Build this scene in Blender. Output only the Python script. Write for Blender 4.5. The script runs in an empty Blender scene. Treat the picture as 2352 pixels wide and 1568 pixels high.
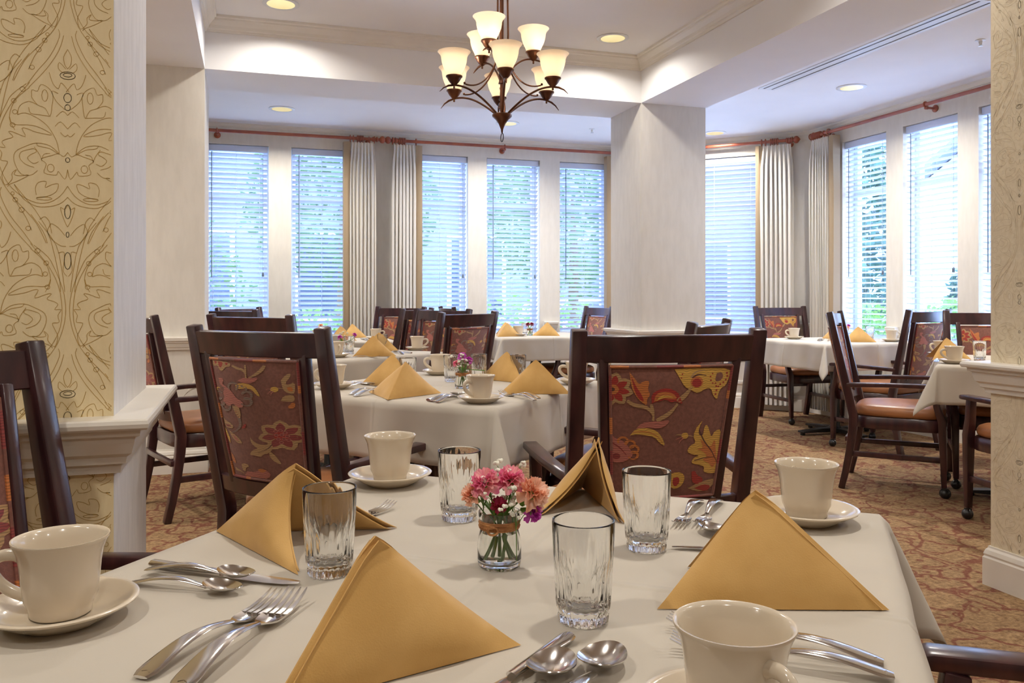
import bpy, bmesh, math, random
from mathutils import Vector, Matrix
from mathutils.geometry import tessellate_polygon
random.seed(7)
R = math.radians
scene = bpy.context.scene
C = scene.collection

# ------------------------------------------------------------------ camera, world, lights, exposure
F_PX, HOR, YAW, EYE = 1900.0, 682.0, R(17.6), 1.10
SN, CS = math.sin(YAW), math.cos(YAW)
cam_data = bpy.data.cameras.new('camera')
cam_data.sensor_width = 36.0
cam_data.lens = 36.0 * F_PX / 2352.0
cam_data.shift_y = -(784.0 - HOR) / 2352.0
cam_data.clip_start = 0.02
cam = bpy.data.objects.new('camera', cam_data)
cam.location = (0, 0, EYE)
cam.rotation_euler = (R(90), 0, -YAW)
C.objects.link(cam)
scene.camera = cam

world = bpy.data.worlds.new('world')
scene.world = world
world.use_nodes = True
wn, wl = world.node_tree.nodes, world.node_tree.links
wn.clear()
w_out = wn.new('ShaderNodeOutputWorld'); w_bg = wn.new('ShaderNodeBackground')
w_tc = wn.new('ShaderNodeTexCoord'); w_sep = wn.new('ShaderNodeSeparateXYZ'); w_ramp = wn.new('ShaderNodeValToRGB')
wl.new(w_tc.outputs['Generated'], w_sep.inputs[0]); wl.new(w_sep.outputs['Z'], w_ramp.inputs[0])
w_ramp.color_ramp.elements[0].position = 0.0; w_ramp.color_ramp.elements[0].color = (0.58, 0.73, 1.0, 1)
w_ramp.color_ramp.elements[1].position = 0.6; w_ramp.color_ramp.elements[1].color = (0.42, 0.57, 1.0, 1)
wl.new(w_ramp.outputs[0], w_bg.inputs['Color']); w_bg.inputs['Strength'].default_value = 10.0
wl.new(w_bg.outputs[0], w_out.inputs[0])

scene.view_settings.view_transform = 'Standard'
scene.view_settings.look = 'None'
scene.view_settings.gamma = 1.0
scene.view_settings.use_curve_mapping = False
scene.view_settings.exposure = 0.62
scene.cycles.max_bounces = 14
scene.cycles.diffuse_bounces = 5
scene.cycles.glossy_bounces = 4
scene.cycles.transmission_bounces = 12
scene.cycles.transparent_max_bounces = 16
scene.cycles.sample_clamp_indirect = 4.0
scene.cycles.blur_glossy = 0.6

WARM = (1.0, 0.94, 0.86)
LIGHT_W = 17.0          # every recessed ceiling lamp
BULB_W = 1.9            # every chandelier bulb

def disk_light(name, loc, watts, size=0.13, color=WARM):
    l = bpy.data.lights.new(name, 'AREA'); l.shape = 'DISK'; l.size = size
    l.energy = watts; l.color = color; l.spread = R(150)
    o = bpy.data.objects.new(name, l); o.location = loc; C.objects.link(o)
    return o

# ------------------------------------------------------------------ geometry helpers
def W(lat, d):                      # metres right of / ahead of the camera -> room axes
    return (lat * CS + d * SN, -lat * SN + d * CS)
def ray(px, d):                     # image column and distance ahead -> room axes
    return W((px - 1176.0) / F_PX * d, d)
def tbl(px, py):                    # a spot on a table top
    d = F_PX * (EYE - 0.752) / (py - HOR)
    return ray(px, d)
def heading(phi):                   # degrees clockwise from the camera's forward -> rotation z of an object facing local +Y
    return -(R(phi) + YAW)

class MB:
    def __init__(s): s.v = []; s.f = []; s.m = []
    def add(s, vs, fs, mi=0):
        n = len(s.v); s.v += [tuple(v) for v in vs]
        for f in fs: s.f.append(tuple(i + n for i in f)); s.m.append(mi)
        return s
    def box(s, x0, x1, y0, y1, z0, z1, mi=0):
        return s.add([(x0,y0,z0),(x1,y0,z0),(x1,y1,z0),(x0,y1,z0),(x0,y0,z1),(x1,y0,z1),(x1,y1,z1),(x0,y1,z1)],
                     [(0,3,2,1),(4,5,6,7),(0,1,5,4),(1,2,6,5),(2,3,7,6),(3,0,4,7)], mi)
    def loft(s, rings, cap=True, closed=True, mi=0):
        n = len(rings[0]); vs = [p for r in rings for p in r]; fs = []
        for i in range(len(rings) - 1):
            for j in range(n if closed else n - 1):
                a = i*n + j; b = i*n + (j+1) % n
                fs.append((a, b, b+n, a+n))
        if cap and closed:
            fs.append(tuple(range(n-1, -1, -1))); fs.append(tuple((len(rings)-1)*n + j for j in range(n)))
        return s.add(vs, fs, mi)
    def bar(s, pts, w, h, up=(0,0,1), mi=0):          # rectangular section swept along points; w,h numbers or lists
        rings = []; up = Vector(up)
        for i, p in enumerate(pts):
            p = Vector(p)
            a = Vector(pts[max(i-1,0)]); b = Vector(pts[min(i+1,len(pts)-1)])
            t = (b - a).normalized(); side = t.cross(up).normalized(); u = side.cross(t).normalized()
            ww = w[i] if isinstance(w, (list,tuple)) else w; hh = h[i] if isinstance(h, (list,tuple)) else h
            rings.append([p - side*ww/2 - u*hh/2, p + side*ww/2 - u*hh/2, p + side*ww/2 + u*hh/2, p - side*ww/2 + u*hh/2])
        return s.loft(rings, mi=mi)
    def tube(s, pts, r, n=8, flat=1.0, mi=0, cap=True):
        rings = []; ref = None
        for i, p in enumerate(pts):
            p = Vector(p); a = Vector(pts[max(i-1,0)]); b = Vector(pts[min(i+1,len(pts)-1)])
            t = (b - a).normalized()
            if ref is None: ref = Vector((0,0,1)) if abs(t.z) < 0.9 else Vector((1,0,0))
            side = t.cross(ref)
            if side.length < 1e-4: side = t.cross(Vector((0.3,1,0.2)))
            side.normalize(); u = side.cross(t).normalized(); ref = u
            rr = r[i] if isinstance(r, (list,tuple)) else r
            rings.append([p + side*rr*math.cos(k*2*math.pi/n) + u*rr*flat*math.sin(k*2*math.pi/n) for k in range(n)])
        return s.loft(rings, mi=mi, cap=cap)
    def lathe(s, prof, n=32, c=(0,0,0), mi=0, axis='z', rfun=None):
        rings = []
        for (r, z) in prof:
            ring = []
            for k in range(n):
                a = k*2*math.pi/n; rr = max(r, 1e-4)
                if rfun: rr = rfun(rr, z, a)
                if axis == 'z': ring.append((c[0]+rr*math.cos(a), c[1]+rr*math.sin(a), c[2]+z))
                elif axis == 'x': ring.append((c[0]+z, c[1]+rr*math.cos(a), c[2]+rr*math.sin(a)))
                else: ring.append((c[0]+rr*math.sin(a), c[1]+z, c[2]+rr*math.cos(a)))
            rings.append(ring)
        return s.loft(rings, mi=mi, cap=True)
    def sphere(s, c, r, n=10, m=6, sz=1.0, mi=0):
        return s.lathe([(r*math.sin(math.pi*k/m), -r*sz*math.cos(math.pi*k/m)) for k in range(m+1)], n, c, mi)
    def torus(s, c, R_, r, n=18, m=6, axis='z', mi=0, sq=1.0):
        vs = []; fs = []
        for i in range(n):
            a = i*2*math.pi/n
            for j in range(m):
                b = j*2*math.pi/m; q = R_ + r*math.cos(b); z = r*sq*math.sin(b)
                x, y = q*math.cos(a), q*math.sin(a)
                v = {'z': (x,y,z), 'x': (z,x,y), 'y': (x,z,y)}[axis]
                vs.append((c[0]+v[0], c[1]+v[1], c[2]+v[2]))
                fs.append((i*m+j, ((i+1)%n)*m+j, ((i+1)%n)*m+(j+1)%m, i*m+(j+1)%m))
        return s.add(vs, fs, mi)
    def build(s, name, mats, parent=None, smooth=False, bevel=0.0, seg=2, sub=0, auto=None):
        me = bpy.data.meshes.new(name)
        me.from_pydata(s.v, [], s.f)
        mats = mats if isinstance(mats, (list, tuple)) else [mats]
        for m in mats: me.materials.append(m)
        me.polygons.foreach_set('material_index', s.m)
        bm = bmesh.new(); bm.from_mesh(me)
        bmesh.ops.recalc_face_normals(bm, faces=bm.faces)
        if bevel > 0:
            es = [e for e in bm.edges if len(e.link_faces) == 2 and e.calc_face_angle(0) > R(25)]
            bmesh.ops.bevel(bm, geom=es, offset=bevel, segments=seg, profile=0.5, affect='EDGES', clamp_overlap=True)
        bm.to_mesh(me); bm.free()
        if smooth or bevel > 0:
            me.polygons.foreach_set('use_smooth', [True]*len(me.polygons))
            me.set_sharp_from_angle(angle=R(auto if auto else (50 if smooth else 32)))
        o = bpy.data.objects.new(name, me); C.objects.link(o)
        if parent: o.parent = parent
        if sub:
            md = o.modifiers.new('sub', 'SUBSURF'); md.levels = sub; md.render_levels = sub
        return o

def tag(o, label=None, cat=None, group=None, kind=None):
    if label: o['label'] = label
    if cat: o['category'] = cat
    if group: o['group'] = group
    if kind: o['kind'] = kind
    return o
def thing(name, label, cat, loc=(0,0,0), rz=0, group=None):
    o = bpy.data.objects.new(name, None); o.empty_display_size = 0.05; C.objects.link(o)
    o.location = loc; o.rotation_euler = (0, 0, rz)
    return tag(o, label, cat, group)
def dup(root, loc, rz, label=None, group=None, scale=None):
    def cp(o, par):
        c = o.copy(); C.objects.link(c)
        if par: c.parent = par
        for ch in list(o.children): cp(ch, c)
        return c
    r = cp(root, None); r.location = loc; r.rotation_euler = (0, 0, rz)
    if label: r['label'] = label
    if group: r['group'] = group
    if scale: r.scale = scale
    return r
used = {}
def place(key, maker, loc, rz, label, group=None, scale=None, rot=None):
    if key not in used:
        o = maker(); used[key] = o
        o.location = loc; o.rotation_euler = (0, 0, rz); o['label'] = label
        if group: o['group'] = group
        if scale: o.scale = scale
    else:
        o = dup(used[key], loc, rz, label, group, scale)
        if not scale: o.scale = (1, 1, 1)
        if not group and 'group' in o: del o['group']
    if rot: o.rotation_euler = rot
    return o

# ------------------------------------------------------------------ materials
def mat(name, color, rough=0.5, metal=0.0, **kw):
    m = bpy.data.materials.new(name); m.use_nodes = True
    b = m.node_tree.nodes['Principled BSDF']
    b.inputs['Base Color'].default_value = (*color, 1)
    b.inputs['Roughness'].default_value = rough; b.inputs['Metallic'].default_value = metal
    for k, v in kw.items():
        b.inputs[k.replace('_', ' ')].default_value = v
    return m
def N(m, t, **inp):
    n = m.node_tree.nodes.new(t)
    for k, v in inp.items(): n.inputs[k.replace('_', ' ')].default_value = v
    return n
def L(m, a, b): m.node_tree.links.new(a, b)
def noise_mix(m, c1, c2, scale=20, detail=4, vec_scale=(1,1,1), coord='Object', lo=0.35, hi=0.65, bump=0.0, bump_scale=None, dist=0.0):
    b = m.node_tree.nodes['Principled BSDF']
    tc = N(m, 'ShaderNodeTexCoord'); mp = N(m, 'ShaderNodeMapping'); mp.inputs['Scale'].default_value = vec_scale
    L(m, tc.outputs[coord], mp.inputs[0])
    no = N(m, 'ShaderNodeTexNoise', Scale=scale, Detail=detail, Distortion=dist); L(m, mp.outputs[0], no.inputs['Vector'])
    rp = N(m, 'ShaderNodeValToRGB'); e = rp.color_ramp.elements
    e[0].position = lo; e[0].color = (*c1, 1); e[1].position = hi; e[1].color = (*c2, 1)
    L(m, no.outputs['Fac'], rp.inputs[0]); L(m, rp.outputs[0], b.inputs['Base Color'])
    if bump:
        bp = N(m, 'ShaderNodeBump', Strength=bump, Distance=0.002)
        src = no
        if bump_scale:
            src = N(m, 'ShaderNodeTexNoise', Scale=bump_scale, Detail=3); L(m, mp.outputs[0], src.inputs['Vector'])
        L(m, src.outputs['Fac'], bp.inputs['Height']); L(m, bp.outputs[0], b.inputs['Normal'])
    return m

M = {}
M['wood'] = noise_mix(mat('mahogany_wood', (0.04,0.012,0.012), 0.28, Coat_Weight=0.35, Coat_Roughness=0.15), (0.026,0.009,0.012), (0.062,0.019,0.020), 9, 5, (3,3,0.6), bump=0.05)
M['vinyl'] = noise_mix(mat('tan_vinyl', (0.4,0.18,0.07), 0.34), (0.33,0.13,0.05), (0.42,0.18,0.07), 6, 2, bump=0.25, bump_scale=160)
M['fabric'] = noise_mix(mat('brown_brocade', (0.2,0.08,0.06), 0.75, Sheen_Weight=0.25), (0.185,0.068,0.048), (0.24,0.092,0.064), 120, 2, (1,1,1), bump=0.3, bump_scale=420)
def thread(name, c, c2=None):
    m = mat(name, c, 0.6, Sheen_Weight=0.2)
    b = m.node_tree.nodes['Principled BSDF']
    tc = N(m, 'ShaderNodeTexCoord'); wv = N(m, 'ShaderNodeTexWave', Scale=55.0, Distortion=5.0, Detail=1.0); wv.bands_direction = 'Z'
    L(m, tc.outputs['Object'], wv.inputs['Vector'])
    rp = N(m, 'ShaderNodeValToRGB'); e = rp.color_ramp.elements
    c2 = c2 or tuple(x*0.62 for x in c)
    e[0].position = 0.25; e[0].color = (*c2, 1); e[1].position = 0.55; e[1].color = (*c, 1)
    L(m, wv.outputs['Fac'], rp.inputs[0]); L(m, rp.outputs[0], b.inputs['Base Color'])
    return m
M['t_yellow'] = thread('thread_yellow', (0.72,0.42,0.08)); M['t_orange'] = thread('thread_orange', (0.62,0.20,0.05))
M['t_red'] = thread('thread_red', (0.42,0.035,0.025)); M['t_tan'] = thread('thread_tan', (0.50,0.30,0.13))
M['t_pink'] = thread('thread_pink', (0.52,0.17,0.13)); M['t_rose'] = thread('thread_rose', (0.30,0.05,0.045))
M['t_grey'] = thread('thread_taupe', (0.27,0.18,0.14)); M['t_dark'] = thread('thread_dark', (0.12,0.04,0.03))
FLORAL = ['fabric','t_yellow','t_orange','t_red','t_tan','t_pink','t_rose','t_grey','t_dark']
FI = {k.replace('t_',''): i for i, k in enumerate(FLORAL)}

def cloth_mat(name, c, crease=True):
    m = noise_mix(mat(name, c, 0.85, Sheen_Weight=0.15), tuple(x*0.95 for x in c), c, 7, 3, lo=0.3, hi=0.7)
    b = m.node_tree.nodes['Principled BSDF']
    tc = N(m, 'ShaderNodeTexCoord')
    no = N(m, 'ShaderNodeTexNoise', Scale=5.0, Detail=2.0); L(m, tc.outputs['Object'], no.inputs['Vector'])
    nf = N(m, 'ShaderNodeTexNoise', Scale=500.0, Detail=1.0); L(m, tc.outputs['Object'], nf.inputs['Vector'])
    b1 = N(m, 'ShaderNodeBump', Strength=0.5, Distance=0.015); L(m, no.outputs['Fac'], b1.inputs['Height'])
    b2 = N(m, 'ShaderNodeBump', Strength=0.12, Distance=0.0006); L(m, nf.outputs['Fac'], b2.inputs['Height']); L(m, b1.outputs[0], b2.inputs['Normal'])
    last = b2
    if crease:
        sp = N(m, 'ShaderNodeSeparateXYZ'); L(m, tc.outputs['Object'], sp.inputs[0])
        for ax in ('X', 'Y'):
            ab = N(m, 'ShaderNodeMath'); ab.operation = 'ABSOLUTE'; L(m, sp.outputs[ax], ab.inputs[0])
            mr = N(m, 'ShaderNodeMapRange'); mr.inputs['From Min'].default_value = 0.0; mr.inputs['From Max'].default_value = 0.012
            mr.inputs['To Min'].default_value = 1.0; mr.inputs['To Max'].default_value = 0.0; mr.interpolation_type = 'SMOOTHSTEP'
            L(m, ab.outputs[0], mr.inputs['Value'])
            b3 = N(m, 'ShaderNodeBump', Strength=0.55, Distance=0.004); L(m, mr.outputs[0], b3.inputs['Height']); L(m, last.outputs[0], b3.inputs['Normal']); last = b3
    L(m, last.outputs[0], b.inputs['Normal'])
    return m
M['cloth'] = cloth_mat('white_table_linen', (0.55,0.50,0.42))
M['napkin'] = noise_mix(mat('gold_napkin_linen', (0.72,0.43,0.13), 0.8, Sheen_Weight=0.2), (0.58,0.335,0.095), (0.66,0.40,0.13), 14, 3, bump=0.15, bump_scale=600)
M['ceramic'] = mat('cream_ceramic', (0.68,0.59,0.46), 0.16, Coat_Weight=0.4, Coat_Roughness=0.05)
M['steel'] = noise_mix(mat('stainless_steel', (0.72,0.70,0.68), 0.15, 1.0), (0.66,0.64,0.62), (0.74,0.72,0.70), 8, 2)
M['glass'] = mat('clear_glass', (0.98,0.99,0.99), 0.0, IOR=1.48, Transmission_Weight=1.0)
M['water'] = mat('water', (0.99,1,0.98), 0.0, IOR=1.33, Transmission_Weight=1.0)
def pane_mat():
    m = bpy.data.materials.new('window_glass'); m.use_nodes = True; nt = m.node_tree; nt.nodes.clear()
    o = N(m,'ShaderNodeOutputMaterial'); t = N(m,'ShaderNodeBsdfTransparent'); t.inputs[0].default_value=(0.93,0.96,0.97,1)
    g = N(m,'ShaderNodeBsdfGlossy', Roughness=0.02); mx = N(m,'ShaderNodeMixShader'); mx.inputs[0].default_value = 0.06
    L(m,t.outputs[0],mx.inputs[1]); L(m,g.outputs[0],mx.inputs[2]); L(m,mx.outputs[0],o.inputs[0]); return m
M['pane'] = pane_mat()
def translucent(name, c, f, rough=0.8, ct=None):
    m = bpy.data.materials.new(name); m.use_nodes = True; nt = m.node_tree; nt.nodes.clear()
    o = N(m,'ShaderNodeOutputMaterial'); d = N(m,'ShaderNodeBsdfPrincipled', Roughness=rough); d.inputs['Base Color'].default_value=(*c,1)
    t = N(m,'ShaderNodeBsdfTranslucent'); t.inputs[0].default_value=(*(ct or c),1); mx = N(m,'ShaderNodeMixShader'); mx.inputs[0].default_value=f
    L(m,d.outputs[0],mx.inputs[1]); L(m,t.outputs[0],mx.inputs[2]); L(m,mx.outputs[0],o.inputs[0]); return m
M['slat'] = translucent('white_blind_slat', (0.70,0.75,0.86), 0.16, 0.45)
M['linen'] = translucent('cream_curtain_linen', (0.80,0.77,0.70), 0.12, 0.85, (0.8,0.65,0.45))
M['lining'] = translucent('tan_curtain_edge', (0.50,0.38,0.24), 0.25, 0.85)
M['shade'] = translucent('frosted_alabaster_glass', (0.93,0.88,0.80), 0.62, 0.3, (1.0,0.92,0.80))
M['bronze'] = noise_mix(mat('oil_rubbed_bronze', (0.12,0.05,0.03), 0.32, 0.75), (0.07,0.03,0.022), (0.17,0.07,0.035), 8, 3)
M['rodwood'] = noise_mix(mat('cherry_curtain_wood', (0.33,0.08,0.04), 0.35, Coat_Weight=0.3), (0.27,0.06,0.035), (0.38,0.10,0.045), 12, 3)
M['wall'] = noise_mix(mat('cream_wall', (0.74,0.70,0.61), 0.7), (0.71,0.675,0.60), (0.755,0.72,0.645), 26, 4, (1,1,0.25), bump=0.15, bump_scale=220)
M['paper'] = noise_mix(mat('yellow_damask_paper', (0.80,0.62,0.33), 0.6), (0.86,0.71,0.42), (0.90,0.755,0.465), 60, 3, (1,1,0.3), bump=0.08, bump_scale=260)
M['paperline'] = mat('damask_outline_gold', (0.50,0.315,0.075), 0.5)
M['palepaper'] = noise_mix(mat('pale_damask_paper', (0.80,0.71,0.52), 0.65), (0.77,0.67,0.48), (0.82,0.73,0.54), 60, 3)
M['paleline'] = mat('pale_damask_outline', (0.66,0.56,0.38), 0.5)
M['jamb'] = noise_mix(mat('textured_white_plaster', (0.76,0.75,0.74), 0.6), (0.73,0.72,0.71), (0.80,0.79,0.78), 30, 4, (1,1,0.3), bump=0.4, bump_scale=110)
M['trim'] = noise_mix(mat('cream_trim_paint', (0.80,0.76,0.68), 0.32), (0.78,0.74,0.66), (0.82,0.78,0.70), 5, 2)
M['ceil'] = noise_mix(mat('white_ceiling_paint', (0.88,0.88,0.88), 0.8), (0.87,0.87,0.87), (0.89,0.89,0.89), 3, 2)
M['frame'] = mat('white_window_frame', (0.75,0.78,0.80), 0.4)
M['black'] = mat('black_metal', (0.018,0.018,0.02), 0.35, 0.3)
M['rubber'] = mat('black_caster_rubber', (0.012,0.012,0.013), 0.3)
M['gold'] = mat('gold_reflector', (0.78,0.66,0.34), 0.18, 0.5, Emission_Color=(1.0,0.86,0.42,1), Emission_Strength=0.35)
M['twine'] = noise_mix(mat('jute_twine', (0.45,0.2,0.07), 0.9), (0.30,0.12,0.04), (0.56,0.27,0.10), 90, 3, bump=0.8, bump_scale=200)
M['stem'] = mat('green_stem', (0.12,0.24,0.04), 0.45); M['stem2'] = mat('leaf_green', (0.17,0.33,0.05), 0.5)
def petal(name, c1, c2):
    m = translucent(name, c1, 0.25, 0.6)
    d = [n for n in m.node_tree.nodes if n.type == 'BSDF_PRINCIPLED'][0]
    tc = N(m,'ShaderNodeTexCoord'); no = N(m,'ShaderNodeTexNoise', Scale=60.0, Detail=2.0); L(m, tc.outputs['Object'], no.inputs['Vector'])
    rp = N(m,'ShaderNodeValToRGB'); e = rp.color_ramp.elements; e[0].position=0.4; e[0].color=(*c1,1); e[1].position=0.6; e[1].color=(*c2,1)
    L(m,no.outputs['Fac'],rp.inputs[0]); L(m,rp.outputs[0],d.inputs['Base Color']); return m
M['p_pink'] = petal('pink_petal', (0.93,0.22,0.42), (0.97,0.55,0.50)); M['p_peach'] = petal('peach_petal', (0.96,0.50,0.32), (0.97,0.70,0.55))
M['p_mag'] = petal('magenta_petal', (0.62,0.05,0.50), (0.80,0.20,0.72)); M['p_red'] = petal('dark_red_petal', (0.35,0.015,0.03), (0.5,0.03,0.12))
M['p_white'] = mat('white_blossom', (0.85,0.84,0.72), 0.6)

def carpet():
    m = mat('patterned_carpet', (0.3,0.2,0.1), 0.95)
    b = m.node_tree.nodes['Principled BSDF']; tc = N(m,'ShaderNodeTexCoord')
    base = N(m,'ShaderNodeTexNoise', Scale=45.0, Detail=6.0, Roughness=0.75); L(m,tc.outputs['Object'],base.inputs['Vector'])
    r0 = N(m,'ShaderNodeValToRGB'); e=r0.color_ramp.elements; e[0].position=0.32; e[0].color=(0.13,0.058,0.018,1); e[1].position=0.64; e[1].color=(0.44,0.28,0.135,1)
    L(m,base.outputs['Fac'],r0.inputs[0])
    # distorted coordinates
    dn = N(m,'ShaderNodeTexNoise', Scale=8.0, Detail=0.6); L(m,tc.outputs['Object'],dn.inputs['Vector'])
    sub = N(m,'ShaderNodeVectorMath'); sub.operation='SUBTRACT'; sub.inputs[1].default_value=(0.5,0.5,0.5); L(m,dn.outputs['Color'],sub.inputs[0])
    sc = N(m,'ShaderNodeVectorMath'); sc.operation='SCALE'; sc.inputs['Scale'].default_value=0.20; L(m,sub.outputs[0],sc.inputs[0])
    ad = N(m,'ShaderNodeVectorMath'); ad.operation='ADD'; L(m,tc.outputs['Object'],ad.inputs[0]); L(m,sc.outputs[0],ad.inputs[1])
    def line(node, lo, hi):
        r = N(m,'ShaderNodeValToRGB'); e=r.color_ramp.elements; e[0].position=lo; e[0].color=(1,1,1,1); e[1].position=hi; e[1].color=(0,0,0,1)
        L(m,node,r.inputs[0]); return r.outputs[0]
    v1 = N(m,'ShaderNodeTexVoronoi', Scale=5.2); v1.feature='DISTANCE_TO_EDGE'; L(m,ad.outputs[0],v1.inputs['Vector'])
    l1 = line(v1.outputs['Distance'], 0.025, 0.06)
    v2 = N(m,'ShaderNodeTexVoronoi', Scale=10.0); v2.feature='F1'; L(m,ad.outputs[0],v2.inputs['Vector'])
    # rings around cell centres
    sb = N(m,'ShaderNodeMath'); sb.operation='SUBTRACT'; sb.inputs[1].default_value=0.27; L(m,v2.outputs['Distance'],sb.inputs[0])
    ab = N(m,'ShaderNodeMath'); ab.operation='ABSOLUTE'; L(m,sb.outputs[0],ab.inputs[0]); l2 = line(ab.outputs[0], 0.035, 0.075)
    gate = N(m,'ShaderNodeTexNoise', Scale=9.0, Detail=2.0); L(m,tc.outputs['Object'],gate.inputs['Vector'])
    gr = N(m,'ShaderNodeValToRGB'); e=gr.color_ramp.elements; e[0].position=0.44; e[0].color=(0,0,0,1); e[1].position=0.52; e[1].color=(1,1,1,1); L(m,gate.outputs['Fac'],gr.inputs[0])
    mu = N(m,'ShaderNodeMath'); mu.operation='MULTIPLY'; L(m,l2,mu.inputs[0]); L(m,gr.outputs[0],mu.inputs[1])
    mx = N(m,'ShaderNodeMath'); mx.operation='MAXIMUM'; L(m,l1,mx.inputs[0]); L(m,mu.outputs[0],mx.inputs[1])
    rag = N(m,'ShaderNodeTexNoise', Scale=70.0, Detail=2.0); L(m,tc.outputs['Object'],rag.inputs['Vector'])
    rr = N(m,'ShaderNodeMapRange'); rr.inputs['From Min'].default_value=0.2; rr.inputs['From Max'].default_value=0.52; L(m,rag.outputs['Fac'],rr.inputs['Value'])
    m3 = N(m,'ShaderNodeMath'); m3.operation='MULTIPLY'; L(m,mx.outputs[0],m3.inputs[0]); L(m,rr.outputs[0],m3.inputs[1])
    m4 = N(m,'ShaderNodeMath'); m4.operation='MULTIPLY'; m4.inputs[1].default_value=0.85; L(m,m3.outputs[0],m4.inputs[0])
    mix = N(m,'ShaderNodeMixRGB'); mix.inputs['Color2'].default_value=(0.16,0.030,0.016,1); L(m,m4.outputs[0],mix.inputs[0]); L(m,r0.outputs[0],mix.inputs['Color1'])
    L(m,mix.outputs[0],b.inputs['Base Color'])
    bp = N(m,'ShaderNodeBump', Strength=0.8, Distance=0.006); fn = N(m,'ShaderNodeTexNoise', Scale=260.0, Detail=2.0); L(m,tc.outputs['Object'],fn.inputs['Vector'])
    L(m,fn.outputs['Fac'],bp.inputs['Height']); L(m,bp.outputs[0],b.inputs['Normal'])
    return m
M['carpet'] = carpet()
# ------------------------------------------------------------------ room shell (room axes: X right, Y away)
YF, YB = 5.56, 6.10            # front and back of the far columns / beam
XL0, XL1 = -0.81, -0.27        # left beam
XR0, XR1 = 2.77, 3.31          # right beam
YN0, YN1 = 1.90, 2.46          # near piers
YW, XW = 8.0, 5.12             # far wall, right wall
CHX, CHY = 3.80, 6.68          # ends of the angled wall
Z_BEAM, Z_CEIL, Z_TRAY = 2.54, 2.69, 2.87
XMIN, YMIN = -4.0, -3.0
SILL, HEAD = 0.72, 2.50

def st(o, label=None):
    o['kind'] = 'structure'
    if label: o['label'] = label
    return o

fl = MB().box(XMIN-0.2, XW+0.2, YMIN-0.2, YW+0.2, -0.06, 0.0).build('floor', M['carpet']); st(fl, 'brown carpet with winding dark red scrolls')

cb = MB()
cb.box(XMIN-0.2, XL0, YMIN-0.2, YW+0.2, Z_CEIL, 2.95); cb.box(XR1, XW+0.2, YMIN-0.2, YW+0.2, Z_CEIL, 2.95)
cb.box(XL0, XR1, YB, YW+0.2, Z_CEIL, 2.95); cb.box(XL0, XR1, YMIN-0.2, YN0, Z_CEIL, 2.95)
st(cb.build('ceiling', M['ceil']), 'lower flat white ceiling around the raised tray')
st(MB().box(XL0, XR1, YN0, YB, Z_TRAY, 2.95).build('ceiling_tray', M['ceil']), 'raised white ceiling panel inside the beams')
bb = MB()
bb.box(XL0, XL1, YN0, YB, Z_BEAM, 2.93); bb.box(XR0, XR1, YN0, YB, Z_BEAM, 2.93)
bb.box(XL1, XR0, YF, YB, Z_BEAM, 2.93); bb.box(XL1, XR0, YN0, YN1, Z_BEAM, 2.93)
st(bb.build('ceiling_beam', M['ceil']), 'dropped white beams framing the raised ceiling')

def wall_open(name, p0, p1, holes, thick, z0=0.0, z1=Z_CEIL, m='wall', label=None):
    """wall from p0 to p1, room side on the left of p0->p1 rotated to the right; holes = (s0, s1)"""
    p0 = Vector((*p0, 0)); p1 = Vector((*p1, 0)); t = (p1-p0).normalized(); Lg = (p1-p0).length
    nrm = Vector((-t.y, t.x, 0))   # away from the room
    b = MB()
    def seg(s0, s1, za, zb):
        a = p0 + t*s0; c = p0 + t*s1
        q = [a, c, c+nrm*thick, a+nrm*thick]
        b.add([(v.x,v.y,za) for v in q] + [(v.x,v.y,zb) for v in q], [(0,3,2,1),(4,5,6,7),(0,1,5,4),(1,2,6,5),(2,3,7,6),(3,0,4,7)])
    s = 0.0
    for (a, c) in sorted(holes):
        if a > s: seg(s, a, z0, z1)
        seg(a, c, z0, SILL); seg(a, c, HEAD, z1); s = c
    seg(s, Lg, z0, z1)
    return st(b.build(name, M[m]), label)

WIN = [(-0.40, 0.168), (0.372, 0.938), (1.51, 2.077), (2.272, 2.838), (3.057, 3.62)]
wall_open('wall_back', (-2.7, YW), (CHX+0.08, YW), [(a+2.7, b+2.7) for a, b in WIN], 0.2, label='cream far wall pierced by five tall narrow windows')
CH0, CH1 = Vector((CHX, YW, 0)), Vector((XW, CHY, 0))
wall_open('wall_angle', (CHX, YW), (XW, CHY), [(0.43, 1.44)], 0.2, label='cream angled wall in the corner of the bay')
WINR = [(4.21, 4.77), (4.96, 5.51), (5.70, 6.24)]
wall_open('wall_right', (XW, CHY+0.08), (XW, YMIN), [(CHY+0.08-b, CHY+0.08-a) for a, b in WINR], 0.2, label='cream right wall with tall windows')
st(MB().box(XMIN, XL1, YF, YB, 0, Z_BEAM+0.01).add([],[]).build('wall_left_far', M['wall']), 'beige wall behind the armchair on the left')
st(MB().box(XMIN, XL0, YF, YB, Z_BEAM, Z_CEIL).build('wall_left_upper', M['wall']))
st(MB().box(-2.7, -2.5, YB, YW, 0, Z_CEIL).build('wall_left_end', M['wall']))
st(MB().box(XMIN-0.2, XMIN, YMIN, YF, 0, Z_CEIL).build('wall_left', M['wall']))
st(MB().box(XMIN-0.2, XW+0.2, YMIN-0.2, YMIN, 0, Z_CEIL).build('wall_front', M['wall']))
col = MB().box(XR0, XR1, YF, YB, 0, Z_BEAM+0.01).build('column', M['wall']); st(col, 'square cream column under the beam corner')

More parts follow.
